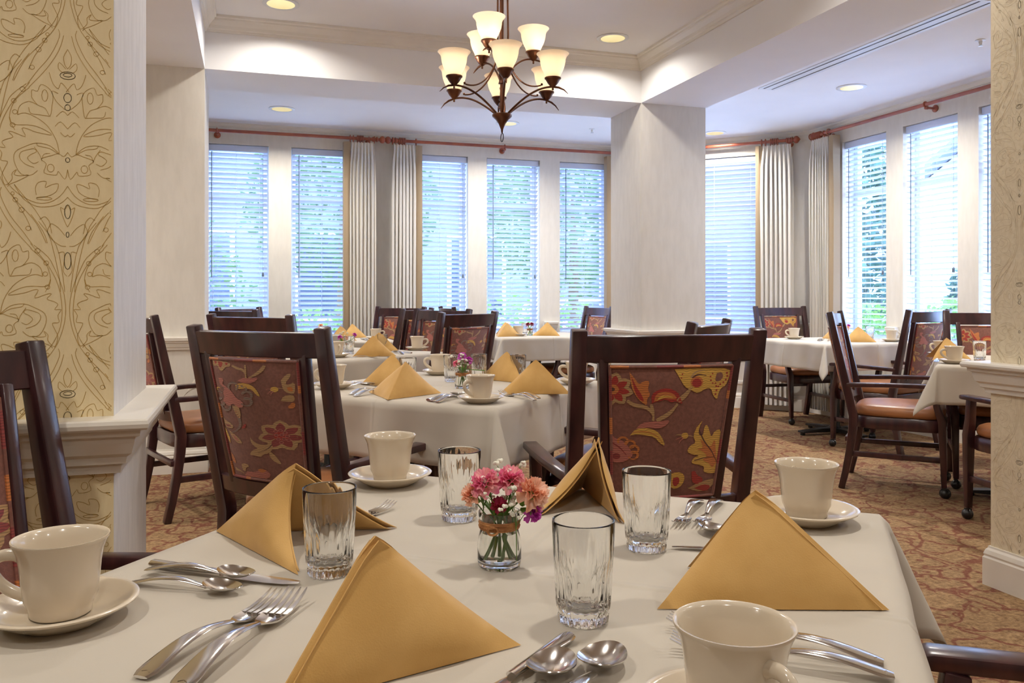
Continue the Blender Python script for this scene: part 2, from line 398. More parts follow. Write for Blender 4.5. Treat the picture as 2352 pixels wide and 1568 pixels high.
# damask outline drawn as fine raised lines
DM = [[(155,440),(90,500),(60,560),(30,640),(12,720),(10,800),(22,870),(50,950),(95,1020),(150,1085),(200,1150),(245,1250)],
 [(170,432),(120,500),(80,560),(42,650),(26,760),(34,860),(72,950),(130,1010),(200,1045),(260,1040),(310,1005),(343,955)],
 [(100,955),(140,1025),(200,1063),(260,1062),(310,1045),(343,1012)],
 [(300,150),(305,190),(262,290),(205,370),(160,440)],[(325,180),(302,260),(244,360),(165,458)],
 [(343,250),(325,290),(330,330),(343,350)],[(335,352),(305,320),(300,350),(320,370),(335,365)],
 [(258,375),(275,430),(300,455),(312,425),(330,440),(350,470)],
 [(178,500),(180,470),(205,475),(220,440),(255,455),(275,490),(272,540),(262,600),(240,560),(205,545),(180,510),(178,500)],
 [(115,600),(125,555),(165,530),(205,545)],[(115,600),(150,590),(200,610),(250,650),(290,720),(305,790)],
 [(165,560),(175,590),(215,595),(262,600)],
 [(80,615),(95,650),(160,650),(200,655),(240,672),(270,695),(200,685),(160,670),(135,670),(150,710),(95,690),(75,690),(95,715),(60,730),(45,745),(60,770),(30,770),(45,800),(40,835),(70,840),(60,870),(45,910),(60,960),(90,930),(90,900),(110,880),(100,905),(130,910),(165,905),(120,935),(80,955),(70,968)],
 [(305,790),(260,750),(200,740),(150,760),(105,790),(100,840),(130,900),(175,905),(205,880)],
 [(200,740),(210,755),(260,765),(300,790)],
 [(190,865),(150,850),(125,820),(130,790),(165,775),(190,770),(200,785),(175,800),(160,820),(185,845),(210,835)],
 [(343,780),(325,803),(300,790),(270,800),(222,820),(245,845),(235,890),(290,900),(300,880),(330,920),(343,870)],
 [(225,820),(235,795),(262,790)],[(190,760),(215,800),(225,830)],
 [(200,1005),(195,970),(210,940),(245,935),(240,965),(270,950),(300,945),(290,985),(250,1010),(200,1020)],
 [(310,1070),(320,1110),(335,1150),(343,1165)],[(343,1050),(330,1075),(312,1065),(310,1070)],
 [(175,1105),(230,1190),(250,1250)],[(215,1130),(240,1115),(262,1150),(250,1190),(270,1230),(310,1262),(335,1265)],
 [(270,1200),(265,1150),(300,1170),(330,1210)],[(300,1300),(325,1295),(328,1330),(322,1390),(340,1420)],
 [(210,1140),(290,1260),(318,1400),(330,1500)],[(100,955),(240,1160),(300,1400),(310,1500)],
 [(250,190),(225,240),(190,300),(165,365)],[(175,1280),(240,1350),(265,1440),(240,1500)],
 [(290,600),(320,570),(343,590)],[(285,650),(310,625),(343,660)],[(310,680),(330,700),(343,690)],[(300,480),(270,470),(290,520),(330,560)]]
EL = [(343,385,36,20),(343,382,20,10),(238,495,14,30),(343,820,10,12),(265,865,16,20),(235,1022,36,8),(343,1087,14,36),(343,500,18,24),(343,550,13,16),(343,1205,7,14),(343,1340,16,44),
      (238,212,11,11),(210,262,12,12),(180,355,11,11),(250,180,8,8),(205,1290,12,12),(245,1352,11,11),(240,1408,11,11),(250,1475,11,11)]
def chaikin(p, n=2):
    for _ in range(n):
        q = [p[0]]
        for a, b in zip(p, p[1:]):
            q += [(a[0]*.75+b[0]*.25, a[1]*.75+b[1]*.25), (a[0]*.25+b[0]*.75, a[1]*.25+b[1]*.75)]
        q.append(p[-1]); p = q
    return p
def damask(mb, cx, cz, x0, x1, z0, z1, place3, w=0.0014, mi=1, u=3.99e-4):
    def cr(p, n=3):
        if len(p) < 3: return p
        q = [p[0]] + p + [p[-1]]; out = []
        for i in range(1, len(q)-2):
            a, b, c, d = q[i-1], q[i], q[i+1], q[i+2]
            for k in range(n):
                t = k/n
                out.append(tuple(0.5*((2*b[j])+(-a[j]+c[j])*t+(2*a[j]-5*b[j]+4*c[j]-d[j])*t*t+(-a[j]+3*b[j]-3*c[j]+d[j])*t**3) for j in (0,1)))
        out.append(p[-1]); return out
    lines = [cr(p) for p in DM]
    for (ex, ey, rx, ry) in EL:
        lines.append([(ex+rx*math.cos(k*R(30)), ey+ry*math.sin(k*R(30))) for k in range(13)])
    half = [[(p[0]-343, 820-p[1]) for p in l] for l in lines]
    allp = half + [[(-x, y) for x, y in l] for l in half]
    for i in range(int((x0-cx)/(343*u))-2, int((x1-cx)/(343*u))+3):
        for j in range(-4, 5):
            ox = cx + i*343*u; oz = cz + j*1642*u + (821*u if i % 2 else 0)
            if oz < z0-0.4 or oz > z1+0.4: continue
            for l in allp:
                pts = [(ox+x*u, oz+y*u) for x, y in l]
                run = []
                for p in pts + [None]:
                    if p and x0+w < p[0] < x1-w and z0+w < p[1] < z1-w: run.append(p); continue
                    if len(run) > 1:
                        vs = []
                        for k, q in enumerate(run):
                            a = run[max(k-1,0)]; b = run[min(k+1,len(run)-1)]
                            tx, tz = b[0]-a[0], b[1]-a[1]; ln = math.hypot(tx, tz) or 1
                            nx, nz = -tz/ln*w/2, tx/ln*w/2
                            vs += [place3(q[0]+nx, q[1]+nz), place3(q[0]-nx, q[1]-nz)]
                        mb.add(vs, [(2*k, 2*k+1, 2*k+3, 2*k+2) for k in range(len(run)-1)], mi)
                    run = []
# near left pier: patterned face towards the viewer, plain plaster return
lp = MB()
lp.add([(XMIN,YN0,0),(XL1-.001,YN0,0),(XL1-.001,YN0,Z_BEAM+.01),(XMIN,YN0,Z_BEAM+.01)], [(0,1,2,3)], 0)
lp.add([(XL1,YN0,0),(XL1,YN1,0),(XL1,YN1,Z_BEAM+.01),(XL1,YN0,Z_BEAM+.01)], [(0,1,2,3)], 2)
lp.add([(XL1,YN1,0),(XMIN,YN1,0),(XMIN,YN1,Z_BEAM+.01),(XL1,YN1,Z_BEAM+.01)], [(0,1,2,3)], 2)
lp.add([(XL1-.001,YN0,0),(XL1,YN0,0),(XL1,YN0,Z_BEAM+.01),(XL1-.001,YN0,Z_BEAM+.01)], [(0,1,2,3)], 2)
damask(lp, -0.357, 1.382, -1.25, XL1-0.003, 0.0, 2.5, lambda x, z: (x, YN0-0.0005, z), w=0.0010)
st(lp.build('wall_left_pier', [M['paper'], M['paperline'], M['jamb']]), 'yellow damask papered pier with a white plaster end')
st(MB().box(XMIN, XL0, YN0, YN1, Z_BEAM, Z_CEIL).build('wall_left_pier_upper', M['jamb']))
rp = MB().box(2.70, 3.25, YN0, YN1, 0, Z_BEAM+.01)
damask(rp, 2.2, 1.30, 1.90, 2.455, 0.0, 2.5, lambda y, z: (2.70-0.0005, y, z), w=0.0012)
st(rp.build('wall_right_pier', [M['palepaper'], M['paleline']]), 'pale papered pier at the right edge of the view')

# mouldings swept along walls
def sweep(name, path, prof, m, label=None, closed=False, side=1):
    n = len(path); rings = []
    for i in range(n):
        p = Vector(path[i])
        a = Vector(path[i-1]) if (i > 0 or closed) else None
        b = Vector(path[(i+1) % n]) if (i < n-1 or closed) else None
        ts = []
        if a is not None: ts.append((p-a).normalized())
        if b is not None: ts.append((b-p).normalized())
        ns = [Vector((t.y, -t.x))*side for t in ts]
        nn = sum(ns, Vector((0,0))); nn.normalize(); k = 1/max(nn.dot(ns[0]), 0.3)
        rings.append([(p.x+nn.x*o*k, p.y+nn.y*o*k, z) for o, z in prof])
    mb = MB()
    if closed: rings.append(rings[0])
    mb.loft(rings, cap=not closed)
    return st(mb.build(name, m, smooth=False), label)
RAIL = [(-0.005,0.735),(0.014,0.735),(0.016,0.752),(0.026,0.756),(0.028,0.770),(0.038,0.778),(0.044,0.800),(0.046,0.812),(0.056,0.816),(0.057,0.828),(0.070,0.830),(0.073,0.834),(0.0745,0.842),(0.072,0.849),(0.068,0.852),(-0.005,0.852)]
RAILN = [(-0.005,0.770),(0.014,0.770),(0.016,0.784),(0.022,0.788),(0.028,0.812),(0.036,0.816),(0.038,0.826),(0.046,0.828),(0.048,0.846),(0.044,0.852),(-0.005,0.852)]
BASE = [(-0.005,0.0),(0.020,0.0),(0.020,0.105),(0.016,0.112),(0.018,0.120),(0.013,0.135),(0.007,0.143),(0.006,0.150),(-0.005,0.150)]
CROWN = [(-0.005,2.775),(0.012,2.775),(0.016,2.790),(0.026,2.794),(0.032,2.812),(0.052,2.836),(0.060,2.840),(0.062,2.850),(0.072,2.855),(0.072,2.872),(-0.005,2.872)]
SMALL = [(-0.005,2.655),(0.010,2.655),(0.014,2.665),(0.028,2.678),(0.030,2.692),(-0.005,2.692)]
sweep('trim_rail_left_pier', [(XMIN,YN0),(XL1,YN0),(XL1,YN1),(XMIN,YN1)], RAIL, M['trim'], 'stepped cream ledge moulding wrapping the damask pier')
sweep('trim_rail_right_pier', [(3.25,YN1),(2.70,YN1),(2.70,YN0),(3.25,YN0)], RAIL, M['trim'], 'stepped cream ledge moulding wrapping the right pier')
sweep('trim_rail_left_far', [(XMIN,YF),(XL1,YF),(XL1,YB),(-2.4,YB)], RAILN, M['trim'], 'cream rail moulding on the beige wall')
sweep('trim_rail_column', [(XR0,YF),(XR1,YF),(XR1,YB),(XR0,YB)], RAILN, M['trim'], 'cream rail moulding wrapping the column', closed=True)
sweep('baseboard_column', [(XR0,YF),(XR1,YF),(XR1,YB),(XR0,YB)], BASE, M['trim'], closed=True)
sweep('baseboard_left_pier', [(XMIN,YN0),(XL1,YN0),(XL1,YN1),(XMIN,YN1)], BASE, M['trim'])
sweep('baseboard_right_pier', [(3.25,YN1),(2.70,YN1),(2.70,YN0),(3.25,YN0)], BASE, M['trim'], 'white baseboard wrapping the right pier')
sweep('baseboard_left_far', [(XMIN,YF),(XL1,YF),(XL1,YB),(-2.4,YB)], BASE, M['trim'], 'cream baseboard under the beige wall')
sweep('baseboard_back', [(-2.5,YW),(CHX,YW),(XW,CHY),(XW,YMIN)], BASE, M['trim'], 'white baseboard along the window walls')
sweep('trim_crown_back', [(-2.5,YW),(CHX,YW),(XW,CHY),(XW,YMIN)], SMALL, M['trim'], 'thin white crown strip above the windows')
sweep('trim_crown_tray', [(XL1,YN1),(XL1,YF),(XR0,YF),(XR0,YN1)], CROWN, M['trim'], 'white crown moulding around the raised ceiling', closed=True)
# chair rail pieces between the windows
segs = [(-2.5,-0.44),(0.20,0.335),(0.975,1.475),(2.11,2.24),(2.87,3.025)]
k = 1
for a, b in segs:
    sweep('trim_rail_back_%d' % k, [(a,YW),(b,YW)], RAILN, M['trim']); k += 1
t45 = (CH1-CH0).normalized()
def chp(s): p = CH0 + t45*s; return (p.x, p.y)
sweep('trim_rail_back_%d' % k, [(3.66,YW),(CHX,YW),chp(0.39)], RAILN, M['trim'])
sweep('trim_rail_right_1', [chp(1.48),(XW,CHY),(XW,6.28)], RAILN, M['trim'])
sweep('trim_rail_right_2', [(XW,5.665),(XW,5.55)], RAILN, M['trim']); sweep('trim_rail_right_3', [(XW,4.92),(XW,4.81)], RAILN, M['trim'])
sweep('trim_rail_right_4', [(XW,4.17),(XW,YMIN)], RAILN, M['trim'])
# framed panels under the windows
def panel_frame(name, p, t, nrm, w):
    mb = MB(); p = Vector((*p,0)); t = Vector((*t,0)); nrm = Vector((*nrm,0))
    for (s0,s1,z0,z1) in ((0,w,0.60,0.625),(0,w,0.24,0.265),(0,0.025,0.265,0.60),(w-0.025,w,0.265,0.60)):
        q = [p+t*s0, p+t*s1, p+t*s1+nrm*0.012, p+t*s0+nrm*0.012]
        mb.add([(v.x,v.y,z0) for v in q]+[(v.x,v.y,z1) for v in q], [(0,3,2,1),(4,5,6,7),(0,1,5,4),(1,2,6,5),(2,3,7,6),(3,0,4,7)])
    st(mb.build(name, M['trim']))
for i, (a, b) in enumerate(WIN): panel_frame('trim_panel_%d' % (i+1), (a+0.02, YW), (1,0), (0,-1), b-a-0.04)
panel_frame('trim_panel_6', chp(0.45), (t45.x,t45.y), (t45.y,-t45.x), 0.97)
for i, (a, b) in enumerate(WINR): panel_frame('trim_panel_%d' % (i+7), (XW, a+0.02), (0,1), (-1,0), b-a-0.04)

# ------------------------------------------------------------------ windows and blinds (local: x along wall, +y outwards, origin at left jamb on wall face)
def make_window(idx, origin, rz, w, label, tilt, blind_label, group):
    root = bpy.data.objects.new('window_%d' % idx, None); C.objects.link(root); root.location = origin; root.rotation_euler = (0,0,rz)
    st(root, label)
    f = MB(); fw = 0.045; y0, y1 = 0.13, 0.18
    f.box(0, fw, y0, y1, SILL, HEAD); f.box(w-fw, w, y0, y1, SILL, HEAD)
    f.box(fw, w-fw, y0, y1, SILL, SILL+fw); f.box(fw, w-fw, y0, y1, HEAD-fw, HEAD); f.box(fw, w-fw, y0, y1, 2.00, 2.05)
    f.build('window_frame', M['frame'], root, bevel=0.003, seg=1)
    MB().box(fw, w-fw, 0.152, 0.158, SILL+fw, 2.00).box(fw, w-fw, 0.152, 0.158, 2.05, HEAD-fw).build('pane', M['pane'], root)
    MB().box(-0.015, w+0.015, -0.035, 0.14, SILL-0.03, SILL+0.004).build('window_sill', M['trim'], root, bevel=0.006)
    bl = thing('venetian_blind', blind_label, 'blind', origin, rz, group)
    MB().box(0.008, w-0.008, 0.02, 0.075, HEAD-0.06, HEAD-0.004).build('headrail', M['slat'], bl, bevel=0.004)
    s = MB(); z = HEAD-0.09; ct, sn_ = math.cos(tilt), math.sin(tilt)
    while z > SILL+0.05:
        pr = []
        for (a, cz) in ((-0.025, 0), (0, 0.0022), (0.025, 0)):
            for tk in (0.0,):
                pr.append((a*ct + cz*sn_, -a*sn_ + cz*ct))
        r0 = [(0.012, 0.05+p[0], z+p[1]) for p in pr] + [(0.012, 0.05+p[0], z+p[1]-0.0028) for p in reversed(pr)]
        r1 = [(w-0.012, q[1], q[2]) for q in r0]
        s.loft([r0, r1]); z -= 0.0455
    s.build('slats', M['slat'], bl)
    MB().box(0.012, w-0.012, 0.028, 0.072, SILL+0.008, SILL+0.026).build('bottom_rail', M['slat'], bl, bevel=0.003)
    c = MB()
    for fx in (0.14, 0.5, 0.86):
        for yy in (0.026, 0.074): c.tube([(w*fx, yy, SILL+0.02), (w*fx, yy, HEAD-0.06)], 0.0012, 4)
    c.build('ladder_cord', M['slat'], bl)
    wd = MB().tube([(0.07, 0.012, HEAD-0.07), (0.07, 0.012, 1.28)], 0.0042, 6); wd.build('tilt_wand', mat('grey_wand', (0.16,0.2,0.25), 0.4) if 'wandm' not in M else M['wandm'], bl)
    lc = MB().tube([(w-0.05, 0.012, HEAD-0.07), (w-0.05, 0.012, 1.33)], 0.0013, 4).lathe([(0.003,0.04),(0.009,0.03),(0.011,0.0),(0.004,-0.002)], 8, (w-0.05,0.012,1.29))
    lc.build('lift_cord', M['wandm'] if 'wandm' in M else M['black'], bl)
M['wandm'] = mat('grey_blind_wand', (0.13,0.17,0.22), 0.4)
names = ['nearly closed white blind in the leftmost window, beside the beige wall', 'nearly closed white blind left of the first curtain on the far wall',
         'white slatted blind right of the second curtain on the far wall', 'white blind above the small far table with dark red flowers', 'white blind beside the square column, tree showing through']
wl_ = ['tall narrow window next to the beige wall', 'tall window left of the curtain pair', 'tall window right of the curtain pair', 'tall window behind the small far table', 'tall window beside the column']
for i, (a, b) in enumerate(WIN):
    make_window(i+1, (a, YW, 0), 0, b-a, wl_[i], R(29), names[i], 'venetian blinds')
p = chp(0.43); make_window(6, (p[0], p[1], 0), math.atan2(t45.y, t45.x), 1.01, 'wide window in the angled wall right of the column', R(42), 'wide closed blue-white blind in the angled wall right of the column', 'venetian blinds')
nr = ['open-slatted blind at the right edge, mostly hidden by the pier', 'open-slatted blind showing the shrub and gabled house', 'open-slatted blind right of the corner curtain']
for i, (a, b) in enumerate(WINR):
    make_window(9-i, (XW, b, 0), R(-90), b-a, ['window partly hidden by the right pier','middle window of the right wall','window right of the corner curtain'][i], R(13), nr[i], 'venetian blinds')

# ------------------------------------------------------------------ curtains and rods
def make_curtain(origin, t, nrm, w, label, edge_left=True, seed=1, z0=0.06, n=7, ringx=None):
    """hangs along direction t from origin, nrm points into the room"""
    rng = random.Random(seed)
    rz = math.atan2(t[1], t[0])
    c = thing('curtain', label, 'curtain', (origin[0], origin[1], 0), rz, 'pinch-pleated curtains')
    top = 2.565; rows = [top, top-0.05, top-0.10, top-0.20, top-0.5, 1.6, 1.0, 0.5, z0]
    def sec(z):
        f = min(1, (top - z)/0.25); pts = []
        amp = 0.008 + 0.009*f; K = n*14
        for k in range(K+1):
            u = k/K; ph = u*n*2*math.pi
            wv = math.sin(ph + 0.5*math.sin(z*0.9+seed)*f)
            sharp = (abs(wv)**(0.55 + 0.3*f)) * (1 if wv > 0 else -1)
            x = w*(0.5+(u-0.5)*(0.86+0.14*f)) + 0.010*f*math.sin(ph*2+seed) 
            pts.append((x, -(0.105 + amp*sharp + 0.006*math.sin(u*9+z*1.3+seed)*f), z))
        return pts
    mb = MB(); rings = []
    for z in rows:
        a = sec(z); b = [(p[0], p[1]+0.004, p[2]) for p in reversed(a)]
        rings.append(a + b)
    mb.loft(rings); mb.build('pleated_cloth', M['linen'], c, smooth=True)
    e = MB(); ex = w*0.96 if not edge_left else w*0.04; sgn = 1 if not edge_left else -1
    rr = []
    for z in rows:
        j = 0.006*math.sin(z*5+seed)
        rr.append([(ex, -0.10, z), (ex+sgn*0.03, -0.115+j, z), (ex+sgn*0.065, -0.10+j, z), (ex+sgn*0.068, -0.03, z), (ex+sgn*0.064, -0.03, z), (ex+sgn*0.060, -0.096+j, z), (ex+sgn*0.03, -0.110+j, z), (ex, -0.096, z)])
    e.loft(rr); e.build('side_return', M['lining'], c, smooth=True)
    xs = ringx or ([w*(0.30+0.055*k) for k in range(5)] + [w*0.02, w*0.14, w*0.97])
    for x in xs:
        MB().torus((x, -0.10, 2.60), 0.026, 0.0052, 16, 6, 'x').sphere((x, -0.10, 2.566), 0.006, 6, 4).build('curtain_ring', M['rodwood'], c, smooth=True)
    return c
def make_rod(a, b, label, fin_a, fin_b, brackets, nrm, rings=()):
    """a,b on the wall line; rod stands 0.1 off the wall"""
    t = Vector((b[0]-a[0], b[1]-a[1], 0)); Lg = t.length; rz = math.atan2(t.y, t.x)
    r = thing('curtain_rod', label, 'curtain rod', (a[0], a[1], 0), rz, 'cherry wood curtain rods')
    sy = -0.10
    MB().tube([(0,sy,2.60),(Lg,sy,2.60)], 0.0155, 12).build('pole', M['rodwood'], r, smooth=True)
    F = [(0.016,-0.01),(0.024,-0.005),(0.024,0.008),(0.013,0.014),(0.013,0.02),(0.022,0.028),(0.026,0.036),(0.022,0.044),(0.011,0.052),(0.014,0.058),(0.030,0.072),(0.036,0.086),(0.033,0.100),(0.018,0.114),(0.006,0.122),(0.001,0.126)]
    if fin_a: MB().lathe([(q,-z) for q, z in F], 16, (0,sy,2.60), axis='x').build('finial', M['rodwood'], r, smooth=True)
    if fin_b: MB().lathe(F, 16, (Lg,sy,2.60), axis='x').build('finial', M['rodwood'], r, smooth=True)
    for s in brackets:
        m_ = MB().lathe([(0.001,0),(0.028,0.0),(0.030,0.008),(0.020,0.014),(0.010,0.02),(0.010,0.07),(0.014,0.08),(0.014,0.10),(0.001,0.10)], 12, (s,0,2.575), axis='y')
        m_.v = [(x, -y, z) for x, y, z in m_.v]
        m_.torus((s,sy,2.60), 0.020, 0.006, 14, 6, 'x'); m_.build('bracket', M['rodwood'], r, smooth=True)
    return r
make_rod((-0.9,YW), (1.12,YW), 'red wood rod over the two leftmost windows ending in a finial', False, True, [0.62, 1.98], None)
make_rod((1.35,YW), (3.74,YW), 'red wood rod over the three right windows of the far wall', True, False, [0.05, 1.08, 2.36], None)
make_rod(chp(0.06), chp(1.66), 'red wood rod across the angled wall right of the column', False, True, [0.1, 1.62], None)
make_rod((XW,6.42), (XW,2.6), 'red wood rod running along the right wall to the pier', True, False, [0.06, 1.25, 2.6], None)
make_curtain((0.90,YW), (1,0), None, 0.24, 'left curtain of the pair in the middle of the far wall', True, 1)
make_curtain((1.30,YW), (1,0), None, 0.24, 'right curtain of the pair in the middle of the far wall', False, 2)
make_curtain((3.60,YW), (1,0), None, 0.18, 'brown-edged curtain just left of the square column', True, 3, n=5)
p = chp(1.42); make_curtain(p, (t45.x,t45.y), None, 0.30, 'curtain hanging at the right end of the angled wall', True, 4)
make_curtain((XW,6.55), (0,-1), None, 0.26, 'curtain on the right wall beside the open-slatted blinds', False, 5)

# ------------------------------------------------------------------ ceiling fittings
def make_downlight():
    o = thing('downlight', 'x', 'ceiling light')
    MB().lathe([(0.108,0.0),(0.110,-0.004),(0.100,-0.008),(0.084,-0.006),(0.082,0.0),(0.082,0.004)], 32).build('trim_ring', M['frame'], o, smooth=True)
    MB().lathe([(0.083,-0.0055),(0.081,-0.0035),(0.060,-0.0015),(0.020,-0.0008),(0.001,-0.0006)], 32).build('reflector', M['gold'], o, smooth=True)
    return o
DL = [(0.18,5.18,Z_TRAY,'recessed light in the raised ceiling, near the left beam'), (2.366,5.18,Z_TRAY,'recessed light in the raised ceiling, right of the chandelier'),
      (0.26,7.25,Z_CEIL,'recessed light in front of the far wall, at left'), (2.25,7.23,Z_CEIL,'recessed light just behind the chandelier ring'),
      (4.30,7.05,Z_CEIL,'recessed light in the corner right of the column'), (4.35,5.20,Z_CEIL,'recessed light beside the long air slot'),
      (4.35,3.1,Z_CEIL,'added recessed light over the right tables, out of view'), (0.18,2.9,Z_TRAY,'recessed light of the raised ceiling out of view at left'), (2.366,2.9,Z_TRAY,'recessed light of the raised ceiling out of view at right'),  # the lamp over the right tables is an unseen addition for extra light
      (-1.9,4.6,Z_CEIL,'recessed light over the left alcove'), (-2.0,3.3,Z_CEIL,'recessed light in the left alcove nearer the pier'),
      (-0.9,0.7,Z_CEIL,'added recessed light near the damask pier, out of view'), (0.9,1.2,Z_CEIL,'added recessed light over the nearest table, out of view'), (2.6,0.7,Z_CEIL,'added recessed light near the right pier, out of view'),  # these and the next row: unseen lamps added to light the foreground
      (0.0,-1.0,Z_CEIL,'added unseen light behind the viewer at left'), (2.0,-1.0,Z_CEIL,'added unseen light behind the viewer at right'), (4.2,1.0,Z_CEIL,'added unseen light over the right aisle'), (-2.4,0.3,Z_CEIL,'added unseen light far behind the left chair')]
for (x, y, z, lab) in DL:
    place('downlight', make_downlight, (x, y, z), 0, lab)
    disk_light('lamp', (x, y, z-0.012), LIGHT_W*(0.42 if y < 2 else (0.36 if z > 2.8 else 1.0)))
def make_sprinkler():
    o = thing('sprinkler', 'x', 'sprinkler')
    MB().lathe([(0.03,0),(0.03,-0.004),(0.012,-0.008),(0.008,-0.03),(0.001,-0.03)], 16).build('escutcheon', M['frame'], o, smooth=True)
    MB().lathe([(0.001,-0.036),(0.014,-0.036),(0.014,-0.039),(0.001,-0.039)], 12).tube([(0.009,0,-0.02),(0.009,0,-0.037)],0.002,5).tube([(-0.009,0,-0.02),(-0.009,0,-0.037)],0.002,5).build('deflector', M['steel'], o)
    return o
x, y = ray(1360, F_PX*(Z_CEIL-EYE)/(HOR-296)); place('sprinkler', make_sprinkler, (x, y, Z_CEIL), 0, 'small ceiling sprinkler left of the column')
x, y = ray(2252, F_PX*(Z_CEIL-EYE)/(HOR-92)); place('sprinkler', make_sprinkler, (x, y, Z_CEIL), 0, 'small ceiling sprinkler at the top of the right pier')
df = thing('air_diffuser', 'long white linear air slot in the ceiling beside the beam', 'air vent', (3.77, 4.45, Z_CEIL))
d_ = MB()
for xx, hx in ((-0.060,0.016), (0.0,0.028), (0.060,0.016)): d_.box(xx-hx, xx+hx, -0.98, 0.98, -0.004, 0.0)
d_.box(-0.068,0.068,-1.0,-0.98,-0.004,0.0).box(-0.068,0.068,0.98,1.0,-0.004,0.0)
d_.build('slot_frame', M['frame'], df); MB().box(-0.062,0.062,-0.98,0.98,-0.0015,0.0).build('slot_void', M['black'], df)

# ------------------------------------------------------------------ chandelier
cx, cy = W(-0.047, 3.9)
ch = thing('chandelier', 'two-tier bronze chandelier with nine frosted bell glass shades', 'chandelier', (cx, cy, 0))
def cam_dir(phi): return W(math.sin(R(phi)), math.cos(R(phi)))   # horizontal unit vector for an angle seen from the camera
MB().lathe([(0.001,1.872),(0.004,1.875),(0.006,1.89),(0.010,1.90),(0.016,1.915),(0.030,1.935),(0.046,1.95),(0.047,1.958),(0.040,1.963),(0.001,1.963)], 28).build('hub', M['bronze'], ch, smooth=True)
hp = MB(); hp.torus((0,0,1.852), 0.020, 0.0022, 24, 6, 'x'); hp.build('pull_ring', M['black'], ch, smooth=True)
ct_ = MB(); ct_.tube([(0,0,1.96),(0,0,2.30)], 0.010, 8); ct_.tube([(0.012*math.cos(z*22),0.012*math.sin(z*22),z) for z in [1.96+0.01*k for k in range(14)]], 0.005, 6)
ct_.tube([(0,0,2.30),(0,0,Z_TRAY-0.02)], 0.008, 10)
for a in (0, 120, 240):
    c_, s_ = math.cos(R(a)), math.sin(R(a))
    ct_.tube([(0.012*c_,0.012*s_,2.14),(0.026*c_,0.026*s_,2.22),(0.030*c_,0.030*s_,2.34),(0.026*c_,0.026*s_,2.6),(0.014*c_,0.014*s_,2.82)], 0.0048, 8)
ct_.lathe([(0.001,2.10),(0.018,2.105),(0.014,2.12),(0.022,2.14),(0.012,2.16),(0.001,2.16)],16)
ct_.build('stem', M['bronze'], ch, smooth=True)
MB().lathe([(0.001,2.80),(0.02,2.805),(0.055,2.84),(0.065,2.868),(0.001,2.868)],28).build('canopy', M['bronze'], ch, smooth=True)
def bez(p0,p1,p2,p3,n=18):
    out=[]
    for i in range(n+1):
        t=i/n; a=(1-t)**3; b=3*(1-t)**2*t; c=3*(1-t)*t*t; d=t**3
        out.append(tuple(a*p0[k]+b*p1[k]+c*p2[k]+d*p3[k] for k in range(len(p0))))
    return out
SH = [(0.020,0.0),(0.031,0.002),(0.035,0.010),(0.040,0.022),(0.049,0.040),(0.055,0.058),(0.058,0.074),(0.059,0.086),(0.064,0.098),(0.075,0.110)]
shade_prof = SH + [(r-0.003, z+0.001) for r, z in reversed(SH)]
def arm_set(phi, r, zc, tip, n0, rc):
    ux, uy = cam_dir(phi)
    def P3(rr, z): return (ux*rr, uy*rr, z)
    if tip == 'low':
        pts = [P3(a, b) for a, b in bez((0.022,1.955),(0.11,2.03),(0.18,2.07),(r,2.062))] + [P3(r+0.03,2.055),P3(r+0.055,2.042),P3(r+0.075,2.022)]
        wd = [0.006]*(len(pts)-3) + [0.006,0.004,0.0015]
        MB().tube(pts, wd, 8, 0.8).build('arm', M['bronze'], ch, smooth=True)
        s2 = [P3(a, b) for a, b in bez((0.012,2.30),(0.03,2.15),(0.11,2.06),(0.20,2.075))]
        MB().tube(s2, 0.0038, 6).sphere(P3(0.205,2.079), 0.006, 8, 5).build('scroll', M['bronze'], ch, smooth=True)
    else:
        pts = [P3(a, b) for a, b in bez((0.014,2.12),(0.05,2.20),(0.10,2.235),(r,2.228))] + [P3(r+0.03,2.222),P3(r+0.055,2.210),P3(r+0.07,2.20)]
        MB().tube(pts, [0.0052]*(len(pts)-2)+[0.0035,0.0015], 8, 0.8).build('arm', M['bronze'], ch, smooth=True)
    c = P3(r, zc)
    MB().lathe([(0.001,-0.045),(0.005,-0.042),(0.004,-0.032),(0.012,-0.026),(0.024,-0.012),(0.030,-0.002),(0.033,0.004),(0.038,0.008),(0.038,0.013),(0.001,0.013)], 20, c).build('shade_holder', M['bronze'], ch, smooth=True)
    MB().lathe([(q, z+0.012) for q, z in shade_prof], 32, c).build('shade', M['shade'], ch, smooth=True)
    l = bpy.data.lights.new('bulb', 'POINT'); l.energy = BULB_W; l.color = (1.0,0.86,0.68); l.shadow_soft_size = 0.022
    b = bpy.data.objects.new('bulb', l); C.objects.link(b); b.parent = ch; b.location = (c[0], c[1], c[2]+0.066)
for k in range(6): arm_set(176+60*k, 0.26, 2.090, 'low', 0, 0)
for a in (-158, 78, -40): arm_set(a, 0.152, 2.252, 'up', 0, 0)
